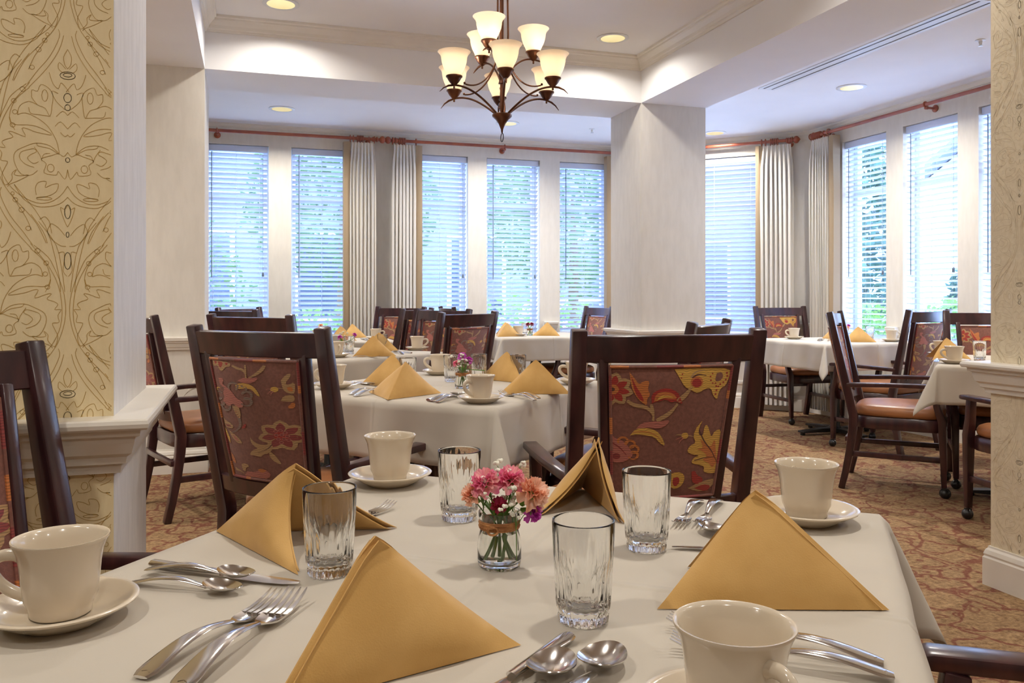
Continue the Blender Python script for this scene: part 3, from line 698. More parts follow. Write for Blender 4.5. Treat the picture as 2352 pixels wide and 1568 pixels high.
# ------------------------------------------------------------------ dining chair
def ypost(z):
    if z < 0.42: return -0.225 - 0.065*((0.42-z)/0.42)**1.6
    return -0.225 - (z-0.42)*0.215
def bow(x): return -0.042*(1-(x/0.235)**2)
PZ0, PZ1 = 0.545, 0.918
def panel_pt(u, v, off, front):
    z = PZ0 + (PZ1-PZ0)*v
    hw = 0.140 + 0.026*v
    x = u*hw
    dome = 0.010*(1-abs(u)**4)*(1-abs(2*v-1)**6)
    y = ypost(z) + bow(x)
    y += (0.012 + dome + off) if front else -(0.010 + dome*0.8 + off)
    return (x, y, z)
def flower(cx, cy, r, n, outer, inner, core, rot=0.0, sq=0.34):
    out = []
    for k in range(n):
        a = rot + 2*math.pi*k/n
        def pet(rr, ww):
            return [(cx+math.cos(a)*q*rr - math.sin(a)*p*ww, cy+math.sin(a)*q*rr + math.cos(a)*p*ww) for q, p in
                    ((0.15,0),(0.3,-0.55),(0.6,-1),(0.85,-0.6),(1.0,0.0),(0.85,0.6),(0.6,1),(0.3,0.55))]
        out.append((outer, 1, pet(r, r*sq))); out.append((inner, 2, pet(r*0.82, r*sq*0.55)))
    out.append((core, 3, [(cx+r*0.3*math.cos(t), cy+r*0.3*math.sin(t)) for t in [k*math.pi/6 for k in range(12)]]))
    return out
def circ(cx, cy, r, col, lv=3, n=10, ry=None):
    return (col, lv, [(cx+r*math.cos(2*math.pi*k/n), cy+(ry or r)*math.sin(2*math.pi*k/n)) for k in range(n)])
def stroke(pts, w, col, lv=1):
    pts = chaikin(pts, 2); a = []; b = []
    for i, p in enumerate(pts):
        q0 = pts[max(i-1,0)]; q1 = pts[min(i+1,len(pts)-1)]
        tx, ty = q1[0]-q0[0], q1[1]-q0[1]; ln = math.hypot(tx,ty) or 1
        ww = w*(0.5+0.5*math.sin(math.pi*min(1,(i+1)/len(pts)*1.3)))/2
        a.append((p[0]-ty/ln*ww, p[1]+tx/ln*ww)); b.append((p[0]+ty/ln*ww, p[1]-tx/ln*ww))
    return (col, lv, a + b[::-1])
def serr(pts, col, lv=1):
    return (col, lv, chaikin(pts+[pts[0]], 1)[:-1])
def curls(cx, cy, dirs, r, col):
    out = []
    for a in dirs:
        x, y = cx+math.cos(a)*r*1.25, cy+math.sin(a)*r*1.1
        out.append(stroke([(x+r*0.42*math.cos(a+t), y+r*0.42*math.sin(a+t)) for t in [(-2.4+k*0.6) for k in range(9)]], r*0.22, col, 1))
    return out
FLORAL_A = (lambda P: P)([])
A_ = FLORAL_A
A_ += flower(545,560,140,8,'tan','red','orange',0.2); A_ += flower(545,560,55,6,'orange','tan','dark')
A_ += [stroke([(640,650),(690,690),(770,700),(820,760),(815,815)],30,'tan'), stroke([(800,680),(815,740),(820,815)],22,'tan'),
 stroke([(840,815),(930,760),(985,680)],34,'tan'), stroke([(985,660),(1040,610),(1085,540)],38,'tan'),
 serr([(655,420),(690,470),(715,520),(750,490),(790,490),(775,560),(795,600),(770,640),(775,690),(730,660),(690,600),(665,530)],'orange'),
 serr([(665,450),(700,540),(735,600),(755,660),(720,640),(690,580)],'red',2),
 serr([(805,675),(800,600),(850,560),(920,548),(985,585),(1000,625),(1025,688),(970,655),(940,668),(900,640),(860,655),(830,660)],'red'),
 serr([(820,660),(830,600),(880,575),(950,590),(985,640),(930,640),(880,630)],'orange',2), serr([(835,655),(860,610),(930,610),(960,630),(900,620)],'yellow',3),
 serr([(960,398),(1120,392),(1390,400),(1372,480),(1345,545),(1310,560),(1290,600),(1280,660),(1245,620),(1230,560),(1185,560),(1130,600),(1080,570),(1030,540),(1000,480)],'yellow'),
 serr([(1270,440),(1310,430),(1325,470),(1290,510),(1255,500)],'fabric',2), circ(1120,505,48,'orange',2), circ(1120,512,36,'red',3),
 stroke([(1075,470),(1110,420),(1180,410)],14,'tan',2), stroke([(1085,470),(1130,440),(1190,455)],12,'dark',2),
 serr([(700,880),(735,835),(800,818),(870,820),(938,812),(905,860),(850,882),(780,870)],'pink'),
 serr([(662,935),(700,880),(770,872),(840,895),(880,950),(908,1030),(865,1000),(830,950),(770,935),(710,925)],'yellow'),
 stroke([(680,910),(770,900),(850,940),(885,1000)],8,'orange',2)]
for (x,y,r) in ((1352,440,9),(1356,465,9),(1345,495,8),(1325,515,8),(1300,530,8),(1285,548,8),(1262,520,7),(1240,518,7),(1225,495,7),(1222,465,7),(1238,440,6),(1268,545,8),(1272,578,8),(1265,610,8),(1015,440,6),(1008,470,6)): A_.append(circ(x,y,r,'red',2,8))
A_ += [serr([(530,900),(560,960),(620,980),(660,1040),(690,1100),(640,1150),(570,1170),(530,1140)],'pink')] + curls(590,1070,(-1.3,-0.75,-0.2,0.35),80,'orange')
A_ += [circ(575,1110,26,'rose',2), stroke([(550,1000),(600,1040),(640,1100)],10,'rose',2),
 circ(1045,945,26,'yellow',1), stroke([(1070,945),(1110,955)],8,'tan'), stroke([(1030,940),(990,935),(975,940)],9,'tan'), stroke([(1030,955),(1000,965),(978,975)],9,'pink'), stroke([(1035,965),(1010,990),(1003,1012)],9,'pink'),
 serr([(1130,880),(1180,815),(1150,880),(1145,940),(1180,960),(1190,870),(1215,865),(1235,930),(1250,970),(1275,915),(1330,910),(1318,1000),(1320,1080),(1325,1170),(1310,1280),(1250,1282),(1195,1262),(1205,1215),(1150,1195),(1095,1180),(1120,1130),(1165,1120),(1100,1105),(1062,1080),(1085,1030),(1130,1010),(1105,950)],'yellow'),
 serr([(1160,980),(1200,1010),(1245,1060),(1280,980),(1290,1080),(1305,1180),(1270,1240),(1240,1190),(1180,1160),(1225,1130),(1180,1080),(1130,1060),(1190,1060)],'orange',2),
 stroke([(1150,900),(1190,1000),(1260,1090),(1310,1200)],9,'dark',3), stroke([(1120,1160),(1200,1140),(1280,1140)],7,'dark',3),
 serr([(945,1265),(1000,1248),(1050,1270),(1055,1330),(1020,1390),(960,1395),(945,1330)],'yellow'), serr([(970,1300),(1010,1290),(1020,1340),(990,1380),(965,1350)],'red',2),
 serr([(1105,1255),(1130,1245),(1150,1290),(1190,1310),(1200,1345),(1150,1370),(1110,1340)],'red'), serr([(1080,1395),(1150,1360),(1250,1330),(1295,1330),(1280,1400),(1180,1440)],'tan'), serr([(1130,1400),(1200,1370),(1270,1390),(1230,1440)],'red',2),
 serr([(620,1330),(700,1290),(780,1330),(800,1420),(700,1450),(620,1420)],'yellow'), serr([(660,1340),(720,1320),(760,1380),(700,1420)],'orange',2), stroke([(800,1420),(880,1380),(900,1300),(940,1240)],20,'tan')]
FLORAL_B = []
B_ = FLORAL_B
B_ += flower(775,905,165,7,'tan','rose','red',0.15,0.36)
for (x,y) in ((740,860),(770,850),(800,870),(745,900),(780,895),(815,905),(760,940),(795,935),(825,945),(780,975)): B_.append(circ(x,y,17,'pink',4,6)); B_.append(circ(x,y,11,'rose',5,6))
B_ += [serr([(555,950),(590,1000),(650,1020),(700,1000),(725,1010),(720,1060),(700,1100),(660,1120),(640,1155),(600,1140),(556,1145),(575,1090),(620,1060),(600,1050),(565,1010)],'tan'),
 serr([(700,1080),(730,1100),(760,1150),(790,1215),(740,1190),(705,1140)],'tan'), stroke([(720,1000),(690,1060),(620,1110)],7,'t_dark'.replace('t_',''),2),
 serr([(760,330),(790,270),(820,255),(815,300),(790,350),(800,380),(845,340),(850,430),(840,470),(800,455),(775,420)],'tan'), serr([(800,400),(830,390),(840,440),(810,440)],'orange',2),
 serr([(765,540),(780,490),(830,470),(850,500),(845,545),(800,545)],'tan'), serr([(810,600),(835,550),(855,560),(850,610),(820,618)],'orange'),
 circ(720,425,28,'yellow',1), stroke([(745,410),(785,415)],7,'tan'), stroke([(705,425),(675,420),(662,435)],8,'pink'), stroke([(705,440),(685,455),(672,480)],8,'pink'), stroke([(715,445),(700,465),(698,488)],8,'pink'),
 serr([(440,360),(470,325),(540,320),(605,308),(580,355),(530,382),(470,372)],'pink'),
 serr([(420,400),(470,375),(540,385),(590,430),(625,515),(590,490),(560,440),(510,430),(460,440),(430,440)],'yellow'),
 stroke([(380,200),(420,225),(480,240),(505,280),(505,325)],24,'tan'), stroke([(490,190),(500,250),(510,325)],16,'tan'), stroke([(640,185),(620,240),(570,290),(530,320)],30,'tan'),
 serr([(180,160),(360,170),(365,215),(330,215),(310,240),(285,275),(255,250),(240,210),(190,225)],'tan'), serr([(195,165),(230,170),(215,205)],'red',2), serr([(240,170),(295,175),(275,240),(250,215)],'red',2), serr([(310,175),(345,180),(325,210)],'red',2),
 serr([(250,345),(290,335),(310,370),(290,400),(330,430),(365,450),(400,490),(430,540),(480,570),(500,610),(470,650),(430,630),(400,600),(370,640),(330,620),(300,590),(320,540),(300,500),(320,450),(280,420),(260,400)],'pink')]
B_ += curls(390,540,(-0.9,-0.3,0.3,2.6,3.2,2.0,-1.5),105,'grey')
B_ += [stroke([(400,640),(440,700),(465,770),(475,840),(440,900),(400,920)],26,'grey'), serr([(395,630),(450,625),(475,700),(470,765),(440,740)],'tan',2), circ(432,690,5,'red',3,6), circ(445,720,5,'red',3,6), circ(455,745,5,'red',3,6),
 serr([(485,860),(500,820),(522,802),(518,845),(500,865)],'red'),
 serr([(300,770),(325,800),(370,815),(412,850),(400,880),(350,880),(320,860)],'tan'), serr([(325,845),(370,840),(395,860),(350,868)],'rose',2),
 serr([(320,880),(350,930),(380,1000),(380,1055),(350,1000),(325,930)],'yellow'), serr([(360,900),(420,940),(470,980),(500,1030),(450,1030),(400,980)],'tan'), serr([(400,940),(440,970),(470,1010),(430,1000)],'pink',2),
 serr([(385,1150),(420,1190),(445,1270),(400,1250)],'orange'), serr([(430,1310),(490,1340),(520,1370),(480,1350),(440,1350)],'tan'),
 serr([(490,1260),(530,1245),(560,1275),(530,1290),(525,1340),(500,1330)],'tan'), serr([(540,1330),(600,1330),(650,1290),(690,1290),(720,1350),(660,1410),(560,1420),(510,1400)],'pink'), serr([(620,1300),(650,1275),(690,1300),(650,1330)],'orange',2),
 stroke([(240,480),(225,460),(240,445),(270,455)],16,'yellow')]
def decal(mb, shapes, tr, front, flip=False):
    for (col, lv, pts) in shapes:
        pts = [tr(*p) for p in pts]
        pts = [(min(max(u,-0.965),0.965), min(max(v,0.02),0.98)) for u, v in pts]
        if flip: pts = [(-u, v) for u, v in pts]
        if len(pts) < 3: continue
        ar = sum(pts[i][0]*pts[(i+1)%len(pts)][1]-pts[(i+1)%len(pts)][0]*pts[i][1] for i in range(len(pts)))
        if abs(ar) < 1e-5: continue
        tris = tessellate_polygon([[Vector((u, v, 0)) for u, v in pts]])
        bm = bmesh.new(); vs = [bm.verts.new((u*0.15, v*0.37, 0)) for u, v in pts]
        for t in tris:
            try: bm.faces.new([vs[i] for i in t])
            except ValueError: pass
        for _ in range(3):
            es = [e for e in bm.edges if e.calc_length() > 0.024]
            if not es: break
            bmesh.ops.subdivide_edges(bm, edges=es, cuts=1)
            bmesh.ops.triangulate(bm, faces=[f for f in bm.faces if len(f.verts) > 3])
        bm.verts.index_update()
        off = 0.0009 + 0.00022*lv
        mb.add([panel_pt(v.co.x/0.15, v.co.y/0.37, off, front) for v in bm.verts], [tuple(v.index for v in f.verts) for f in bm.faces], FI[col])
        bm.free()
def trA(x, y):
    v = 1-(y-370)/1110.0; l = 522+(y-370)*0.02; r = 1400-(y-370)*0.10
    return ((x-l)/(r-l)*2-1, v)
def trB(x, y):
    v = 1-(y-130)/1290.0; l = 140+280*(1-v); r = 860+80*(1-v)
    return ((x-l)/(r-l)*2-1, v)

def make_chair(variant):
    def f():
        t = thing('dining_chair', 'x', 'chair')
        w = M['wood']
        # seat cushion
        n = 28; rings = []
        def outl(s, z):
            pts = []
            for k in range(n):
                a = 2*math.pi*k/n; c_, s_ = math.cos(a), math.sin(a)
                px = abs(c_)**0.42*(1 if c_ > 0 else -1); py = abs(s_)**0.42*(1 if s_ > 0 else -1)
                y = py*0.235*s; hw = 0.222 + 0.022*py
                pts.append((px*hw*s, y+0.005, z))
            return pts
        for s, z in ((0.95,0.418),(1.0,0.426),(1.02,0.440),(1.015,0.456),(0.985,0.470),(0.90,0.481),(0.70,0.489),(0.40,0.493),(0.1,0.494)): rings.append(outl(s, z))
        MB().loft(rings).build('seat', M['vinyl'], t, smooth=True, auto=70)
        rings = [outl(1.04, 0.352), outl(1.05, 0.36), outl(1.05, 0.412), outl(1.03, 0.419)]
        MB().loft(rings).build('seat_frame', w, t, smooth=True, auto=40)
        for s in (-1, 1):
            # front leg running up into the arm support
            lg = MB().bar([(s*0.238,0.235,0.058),(s*0.240,0.232,0.20),(s*0.243,0.225,0.42),(s*0.252,0.200,0.50),(s*0.258,0.185,0.598)], [0.028,0.034,0.042,0.036,0.034], [0.028,0.034,0.042,0.036,0.034], up=(0,1,0)).build('leg', w, t, bevel=0.004)
            c = MB().lathe([(0.001,0.075),(0.013,0.074),(0.014,0.060),(0.010,0.056),(0.006,0.046),(0.001,0.046)], 12, (s*0.238,0.235,0)).build('caster_collar', M['steel'], lg, smooth=True)
            MB().sphere((s*0.238,0.240,0.0265), 0.0265, 14, 10).torus((s*0.238,0.240,0.028),0.024,0.006,14,6,'x').box(s*0.238-0.010,s*0.238+0.010,0.222,0.25,0.028,0.056).build('caster_wheel', M['rubber'], lg, smooth=True)
            zs = [0,0.10,0.22,0.34,0.42,0.55,0.70,0.85,1.014]
            MB().bar([(s*(0.228+0.012*z), ypost(z), z) for z in zs], 0.040, [0.034,0.037,0.041,0.046,0.048,0.046,0.042,0.038,0.034], up=(0,1,0)).build('back_post', w, t, bevel=0.005)
            MB().bar([(s*(0.152+0.026*v), ypost(PZ0+(PZ1-PZ0)*v)+bow(0.165)+0.004, PZ0-0.02+(PZ1-PZ0+0.04)*v) for v in (0,0.25,0.5,0.75,1)], 0.024, 0.030, up=(0,1,0)).build('back_stile', w, t, bevel=0.003)
            MB().bar([(s*0.240,-0.262,0.598),(s*0.248,-0.20,0.600),(s*0.262,-0.06,0.606),(s*0.268,0.10,0.609),(s*0.268,0.215,0.609),(s*0.267,0.235,0.607)], [0.030,0.034,0.040,0.046,0.046,0.040], [0.026,0.026,0.024,0.024,0.024,0.018]).build('armrest', w, t, bevel=0.005)
            MB().bar([(s*0.238,0.232,0.205),(s*0.232,ypost(0.205),0.205)], 0.020, 0.030).build('stretcher', w, t, bevel=0.003)
        MB().bar([(-0.226,-0.262,0.285),(0.226,-0.262,0.285)], 0.020, 0.028).build('stretcher', w, t, bevel=0.003)
        xs = [-0.226+0.452*k/14 for k in range(15)]
        tr_ = MB(); rings = []
        for x in xs:
            a = bow(x)
            rings.append([(x, ypost(0.925)+a+0.011, 0.925), (x, ypost(0.925)+a-0.011, 0.925), (x, ypost(1.0)+a-0.012, 0.996+0.003*math.cos(x*6)), (x, ypost(1.0)+a+0.012, 1.000)])
        tr_.loft(rings).build('top_rail', w, t, bevel=0.003, seg=1)
        rings = []
        for x in xs:
            a = bow(x)
            rings.append([(x, ypost(0.49)+a+0.012, 0.488), (x, ypost(0.49)+a-0.012, 0.488), (x, ypost(0.54)+a-0.012, 0.541), (x, ypost(0.54)+a+0.012, 0.541)])
        MB().loft(rings).build('lower_rail', w, t, bevel=0.003, seg=1)
        # padded back with woven flowers on both faces
        p = MB(); NU, NV = 14, 16
        for front in (True, False):
            vs = [panel_pt(-1+2*i/NU, j/NV, 0, front) for j in range(NV+1) for i in range(NU+1)]
            p.add(vs, [(j*(NU+1)+i, j*(NU+1)+i+1, (j+1)*(NU+1)+i+1, (j+1)*(NU+1)+i) for j in range(NV) for i in range(NU)], 0)
        bd = [(-1+2*i/NU, 0) for i in range(NU)] + [(1, j/NV) for j in range(NV)] + [(1-2*i/NU, 1) for i in range(NU)] + [(-1, 1-j/NV) for j in range(NV)]
        vs = [panel_pt(u, v, 0, True) for u, v in bd] + [panel_pt(u, v, 0, False) for u, v in bd]; nb = len(bd)
        p.add(vs, [(i, (i+1) % nb, (i+1) % nb + nb, i+nb) for i in range(nb)], 0)
        A, B = (FLORAL_A, trA), (FLORAL_B, trB)
        if variant: A, B = B, A
        decal(p, A[0], A[1], False, flip=False); decal(p, B[0], B[1], True, flip=True)
        up = p.build('upholstered_back', [M[k] for k in FLORAL], t)
        up.data.polygons.foreach_set('use_smooth', [True]*len(up.data.polygons))
        pp = MB()
        for front in (True, False):
            ring = [panel_pt(u*0.985, 0.008+v*0.984, 0.0015, front) for u, v in bd]
            seq = ring + [ring[0]]
            for k in range(0, len(seq)-1):
                pp.tube([seq[k], seq[k+1]], 0.0042, 6, mi=(2 if (k//3) % 3 == 0 else (1 if (k//2) % 4 == 1 else 0)))
        pp.build('piping', [M['fabric'], M['t_orange'], M['t_rose']], up, smooth=True)
        return t
    return f
# (lat, depth) of seat centre, facing angle (clockwise from the camera's forward), variant, label
def back_to_seat(lat, d, phi, k=0.385):
    return (lat + k*math.sin(R(phi)), d + k*math.cos(R(phi)))
CH = [
 (back_to_seat(0.432,2.20,-9), -9, 0, 'large chair right of centre, orange and yellow flowers on its brown back'),
 (back_to_seat(-0.775,2.42,27), 27, 1, 'chair left of centre, dark brown back with a red pointed-petal flower, facing the middle table'),
 (back_to_seat(-1.90,4.15,52), 52, 1, 'chair against the beige wall on the left, seen from its side past the pier'),
 (back_to_seat(-1.33,4.12,24), 24, 0, 'chair whose top rail shows just behind the dark brown chair left of centre'),
 (back_to_seat(-0.226,4.9,-54), -54, 1, 'chair at the right corner of the third table, its back with white and pink flowers'),
 (back_to_seat(-0.49,6.1,-144), -144, 0, 'chair behind the third table facing the viewer, white handled cup before it'),
 (back_to_seat(-0.71,6.5,-70), -70, 0, 'chair with a blue-lit left post between two others at the third table'),
 (back_to_seat(-0.98,7.45,-152), -152, 1, 'chair by the far wall right of the curtain pair, turned to the viewer'),
 (back_to_seat(-0.62,7.45,72), 72, 0, 'chair at the left side of the small far table, only its arm and top showing'),
 (back_to_seat(0.84,7.72,-112), -112, 0, 'chair with a sunlit seat right of the small far table, half behind the column'),
 (back_to_seat(-2.06,5.9,20), 20, 0, 'chair beside the beige wall corner under the leftmost window'),
 (back_to_seat(-2.32,6.95,112), 112, 1, 'farthest chair under the leftmost window, turned to the far left table'),
 (back_to_seat(0.775,3.08,-62), -62, 1, 'chair whose curved top rail rises behind the large orange-flowered chair'),
 (back_to_seat(2.50,7.79,166), 166, 1, 'chair in front of the corner curtains, star flower on its back'),
 (back_to_seat(1.93,5.03,118), 118, 0, 'armchair standing sideways in the right aisle with a full view of its tan seat'),
 (back_to_seat(2.92,5.72,-34), -34, 1, 'chair under the right windows with a pink flower on its dark back'),
 (back_to_seat(3.02,5.22,203), 203, 1, 'chair behind the right-hand table, its golden-flowered back cut by the pier'),
 ((2.54,3.90), -8, 0, 'chair mostly hidden by the right pier, one caster leg and seat corner showing'),
 (back_to_seat(-1.03,1.365,105), 105, 0, 'nearest chair at the left edge, drawn up to the front table'),
 ((0.70,0.80), -74, 1, 'chair at the lower right corner, only its armrest in view'),
]
for (lat, d), phi, var, lab in CH:
    x, y = W(lat, d)
    place('chair%d' % var, make_chair(var), (x, y, 0), heading(phi), lab, 'dining chairs', (1.05,1,1))

# ------------------------------------------------------------------ tables and cloths
H_T, CL_S = 0.47, 0.205
def make_table():
    t = thing('dining_table', 'x', 'table')
    MB().box(-0.455,0.455,-0.455,0.455,0.712,0.745).build('table_top', M['wood'], t, bevel=0.004)
    MB().lathe([(0.001,0.03),(0.055,0.03),(0.052,0.05),(0.036,0.07),(0.034,0.30),(0.038,0.34),(0.050,0.37),(0.038,0.40),(0.034,0.44),(0.048,0.50),(0.054,0.56),(0.036,0.62),(0.034,0.66),(0.055,0.69),(0.09,0.712),(0.001,0.712)], 24).build('pedestal', M['black'], t, smooth=True)
    b = MB()
    for a in (0, 90):
        c_, s_ = (1,0) if a == 0 else (0,1)
        w0 = 0.045
        pts = [(-0.33*c_,-0.33*s_,0.028),(-0.15*c_,-0.15*s_,0.036),(0.15*c_,0.15*s_,0.036),(0.33*c_,0.33*s_,0.028)]
        b.bar(pts, 0.075, [0.012,0.03,0.03,0.012])
        for q in (-0.31,0.31): b.lathe([(0.02,0.0),(0.02,0.022),(0.001,0.022)], 10, (q*c_, q*s_, 0))
    b.build('cross_base', M['black'], t, bevel=0.003, seg=1)
    return t
def make_cloth(seed, drop=CL_S, h=H_T):
    def f():
        rng = random.Random(seed); n = 72; S = h + drop; vs = []; ph = [rng.uniform(0,6.28) for _ in range(8)]
        for j in range(n+1):
            for i in range(n+1):
                def gr(k):
                    q = -1+2*k/n
                    return S*q
                p, q = gr(i), gr(j)
                ex, ey = max(0, abs(p)-h), max(0, abs(q)-h); sx, sy = (1 if p > 0 else -1), (1 if q > 0 else -1)
                r = math.hypot(ex, ey)
                x, y = min(max(p,-h),h), min(max(q,-h),h)
                z = 0.752
                if r == 0:
                    # soft shoulder near the edge
                    e = max(abs(p), abs(q)); z -= 0.0015*max(0,(e-h+0.02)/0.02)**2
                else:
                    th = math.atan2(ey, ex); rd = 0.010
                    if r < rd*1.57: a = r/rd; hx, dz = rd*math.sin(a), rd*(1-math.cos(a))
                    else: hx, dz = rd, rd + (r-rd*1.57)
                    along = (y if ex > ey else x)
                    rip = 0.010*math.sin(along*15+ph[0 if ex>ey else 1]+ (2 if sx>0 else 0)) + 0.006*math.sin(along*31+ph[2])
                    corner = math.sin(2*th)**1.3
                    out = hx + 0.06*dz + rip*min(1, dz/0.12)*(1-corner)
                    out += corner*dz*0.46; x += sx*out*math.cos(th); y += sy*out*math.sin(th)
                    z -= 0.0015 + dz*(1-0.10*corner)
                vs.append((x, y, z))
        mb = MB().add(vs, [(j*(n+1)+i, j*(n+1)+i+1, (j+1)*(n+1)+i+1, (j+1)*(n+1)+i) for j in range(n) for i in range(n)])
        o = mb.build('tablecloth', M['cloth'], smooth=True, auto=180)
        md = o.modifiers.new('thick', 'SOLIDIFY'); md.thickness = 0.0016; md.offset = -1
        return tag(o, 'x', 'tablecloth')
    return f
def diag(fc, s=H_T, phi=27.4):   # centre of a table from its near corner (lat, d); right-hand edge runs away at phi
    a = R(phi); return (fc[0] + s*math.sin(a) - s*math.cos(a), fc[1] + s*math.cos(a) + s*math.sin(a))
c2 = diag((-0.052,2.61)); c3 = diag((-1.02,4.45), 0.50, 36)
TB = [((-0.012,1.057), 20.5, 'nearest dining table, laid for four in the foreground', 'white cloth on the nearest table, filling the foreground', None),
      (c2, 27.4, 'middle table behind the foreground chairs', 'white cloth on the middle table, its corner hanging in a bright cone', None),
      (c3, 36, 'third table back on the left', 'white cloth on the third table, behind the middle table', 1.06),
      ((-1.50,6.85), -17.6, 'far left table under the second window', 'white cloth on the far left table before the curtain pair', None),
      ((0.22,7.62), -17.6, 'small far table on a black pedestal by the window', 'white cloth on the far table with dark red flowers', None),
      ((2.61,6.68), -17.6, 'table by the corner curtains on a flat black base', 'white cloth on the table before the corner curtains', None),
      ((2.82,4.45), 27.4, 'right-hand table partly behind the pier', 'white cloth with a long hanging corner on the right-hand table', None)]
TROT = []
for i, ((lat, d), phi, l1, l2, sc) in enumerate(TB):
    x, y = W(lat, d); rz = heading(phi)
    place('table', make_table, (x, y, 0), rz, l1, 'square dining tables', (sc, sc, 1) if sc else None)
    place('cloth%d' % (i % 2 if i else 9), make_cloth(3+(i % 2)*5 + (9 if i == 0 else 0)), (x, y, 0), rz, l2, 'white tablecloths', (sc, sc, 1) if sc else None)
    TROT.append(rz)
# ------------------------------------------------------------------ tableware
TZ = 0.7525
def make_cup():
    t = thing('coffee_cup', 'x', 'cup')
    P = [(0.001,0.004),(0.026,0.004),(0.0285,0.0),(0.0308,0.002),(0.0308,0.007),(0.0325,0.012),(0.0360,0.019),(0.0378,0.035),(0.0398,0.055),(0.0425,0.069),(0.0465,0.078),(0.0480,0.0805),(0.0478,0.0825),(0.0460,0.0825),(0.0435,0.079),(0.0400,0.070),(0.0372,0.055),(0.0352,0.035),(0.0330,0.021),(0.027,0.013),(0.015,0.0085),(0.001,0.008)]
    MB().lathe(P, 48).build('bowl', M['ceramic'], t, smooth=True, auto=75)
    pts = bez((0.0395,0,0.062),(0.060,0,0.070),(0.074,0,0.060),(0.068,0,0.045),10)[:-1] + bez((0.068,0,0.045),(0.062,0,0.032),(0.046,0,0.022),(0.0315,0,0.019),10)
    MB().tube(pts, [0.0058]+[0.0048]*(len(pts)-2)+[0.0055], 10, 1.35).build('handle', M['ceramic'], t, smooth=True)
    return t
def make_saucer():
    P = [(0.001,0.004),(0.038,0.004),(0.042,0.0),(0.045,0.002),(0.058,0.009),(0.072,0.0175),(0.0765,0.0195),(0.0775,0.0215),(0.076,0.0225),(0.070,0.0215),(0.057,0.0135),(0.046,0.0095),(0.034,0.0085),(0.031,0.0075),(0.001,0.0075)]
    o = MB().lathe(P, 56).build('saucer', M['ceramic'], smooth=True, auto=75)
    return tag(o, 'x', 'saucer')
def make_glass():
    t = thing('drinking_glass', 'x', 'glass')
    n = 20
    def rf(r, z, a):
        if r < 0.024: return r
        k = 0
        if 0.016 < z < 0.064: k = math.sin(math.pi*(z-0.016)/0.050)**0.5*0.0022
        if z < 0.013: return r*(1+0.035*math.cos(n*a))
        return r - k*(1-abs(math.cos(n*a/2)))*1.2 if r > 0.0262 else r
    P = [(0.001,0.0022),(0.020,0.0022),(0.024,0.0),(0.0262,0.0015),(0.0268,0.008),(0.0265,0.013),(0.0290,0.016),(0.0298,0.022),(0.0305,0.034),(0.0312,0.048),(0.0318,0.060),(0.0325,0.072),(0.0332,0.090),(0.0338,0.1065),(0.0335,0.1085),(0.0325,0.1085),(0.0320,0.1065),(0.0306,0.072),(0.0276,0.052),(0.0256,0.030),(0.0225,0.0185),(0.014,0.015),(0.001,0.015)]
    MB().lathe(P, 160, rfun=rf).build('fluted_tumbler', M['glass'], t, smooth=True, auto=80)
    return t
def make_vase():
    t = thing('flower_vase', 'x', 'vase')
    P = [(0.001,0.003),(0.022,0.003),(0.0255,0.0),(0.0275,0.003),(0.0285,0.010),(0.0283,0.028),(0.0265,0.040),(0.0240,0.050),(0.0235,0.054),(0.0262,0.060),(0.0272,0.067),(0.0268,0.071),(0.0252,0.071),(0.0248,0.066),(0.0232,0.060),(0.0218,0.052),(0.0246,0.038),(0.0264,0.026),(0.0266,0.010),(0.024,0.006),(0.001,0.0055)]
    MB().lathe(P, 48).build('jar', M['glass'], t, smooth=True, auto=75)
    MB().lathe([(0.001,0.0058),(0.0238,0.0063),(0.0263,0.0105),(0.0261,0.0255),(0.0243,0.0375),(0.0228,0.044),(0.001,0.044)], 40).build('water', M['water'], t, smooth=True, auto=60)
    tw = MB(); rng = random.Random(3)
    for k in range(5): tw.torus((0,0,0.0505+0.0022*k), 0.0252+0.0006*(k % 2), 0.0016, 32, 5)
    for k in range(14):
        a = rng.uniform(0,6.28)
        tw.tube([(-0.008+0.007*math.cos(a+q*0.9), -0.027-0.003*math.sin(q), 0.052+0.005*math.sin(a+q*0.9)) for q in range(4)], 0.0012, 5)
    tw.build('twine_wrap', M['twine'], t, smooth=True)
    return t
def make_carnation(pm, R0=0.017, seed=1):
    def f():
        rng = random.Random(seed); t = thing('carnation', 'x', 'flower')
        p = MB()
        for lay in range(6):
            rad = R0*(1.0-0.10*lay); lift = 0.10+0.19*lay; K = 48; J = 6; rings = []
            o = rng.uniform(0,6.28); nf = 6+lay
            for j in range(J+1):
                s = j/J; ring = []
                for k in range(K):
                    a = 2*math.pi*k/K
                    rf = rad*s*(1+0.10*s*math.sin(nf*a+o)+0.05*s*math.sin(17*a+o*3)+(0.05*s*(-1)**k))
                    z = (lift*rad*1.3)*s**0.8 + rad*0.20*s*s*math.sin((nf+2)*a+o*2) + rad*0.06*s*math.sin(19*a) - rad*0.35*s*s*(1 if lay == 0 else 0.2)
                    ring.append((rf*math.cos(a), rf*math.sin(a), z+0.001*lay))
                rings.append(ring)
            p.loft(rings, cap=False)
        p.build('petals', pm, t, smooth=True, auto=120)
        MB().lathe([(0.001,-0.016),(0.0028,-0.015),(0.0042,-0.008),(0.0058,0.0),(0.006,0.003),(0.001,0.004)], 10).build('calyx', M['stem2'], t, smooth=True)
        return t
    return f
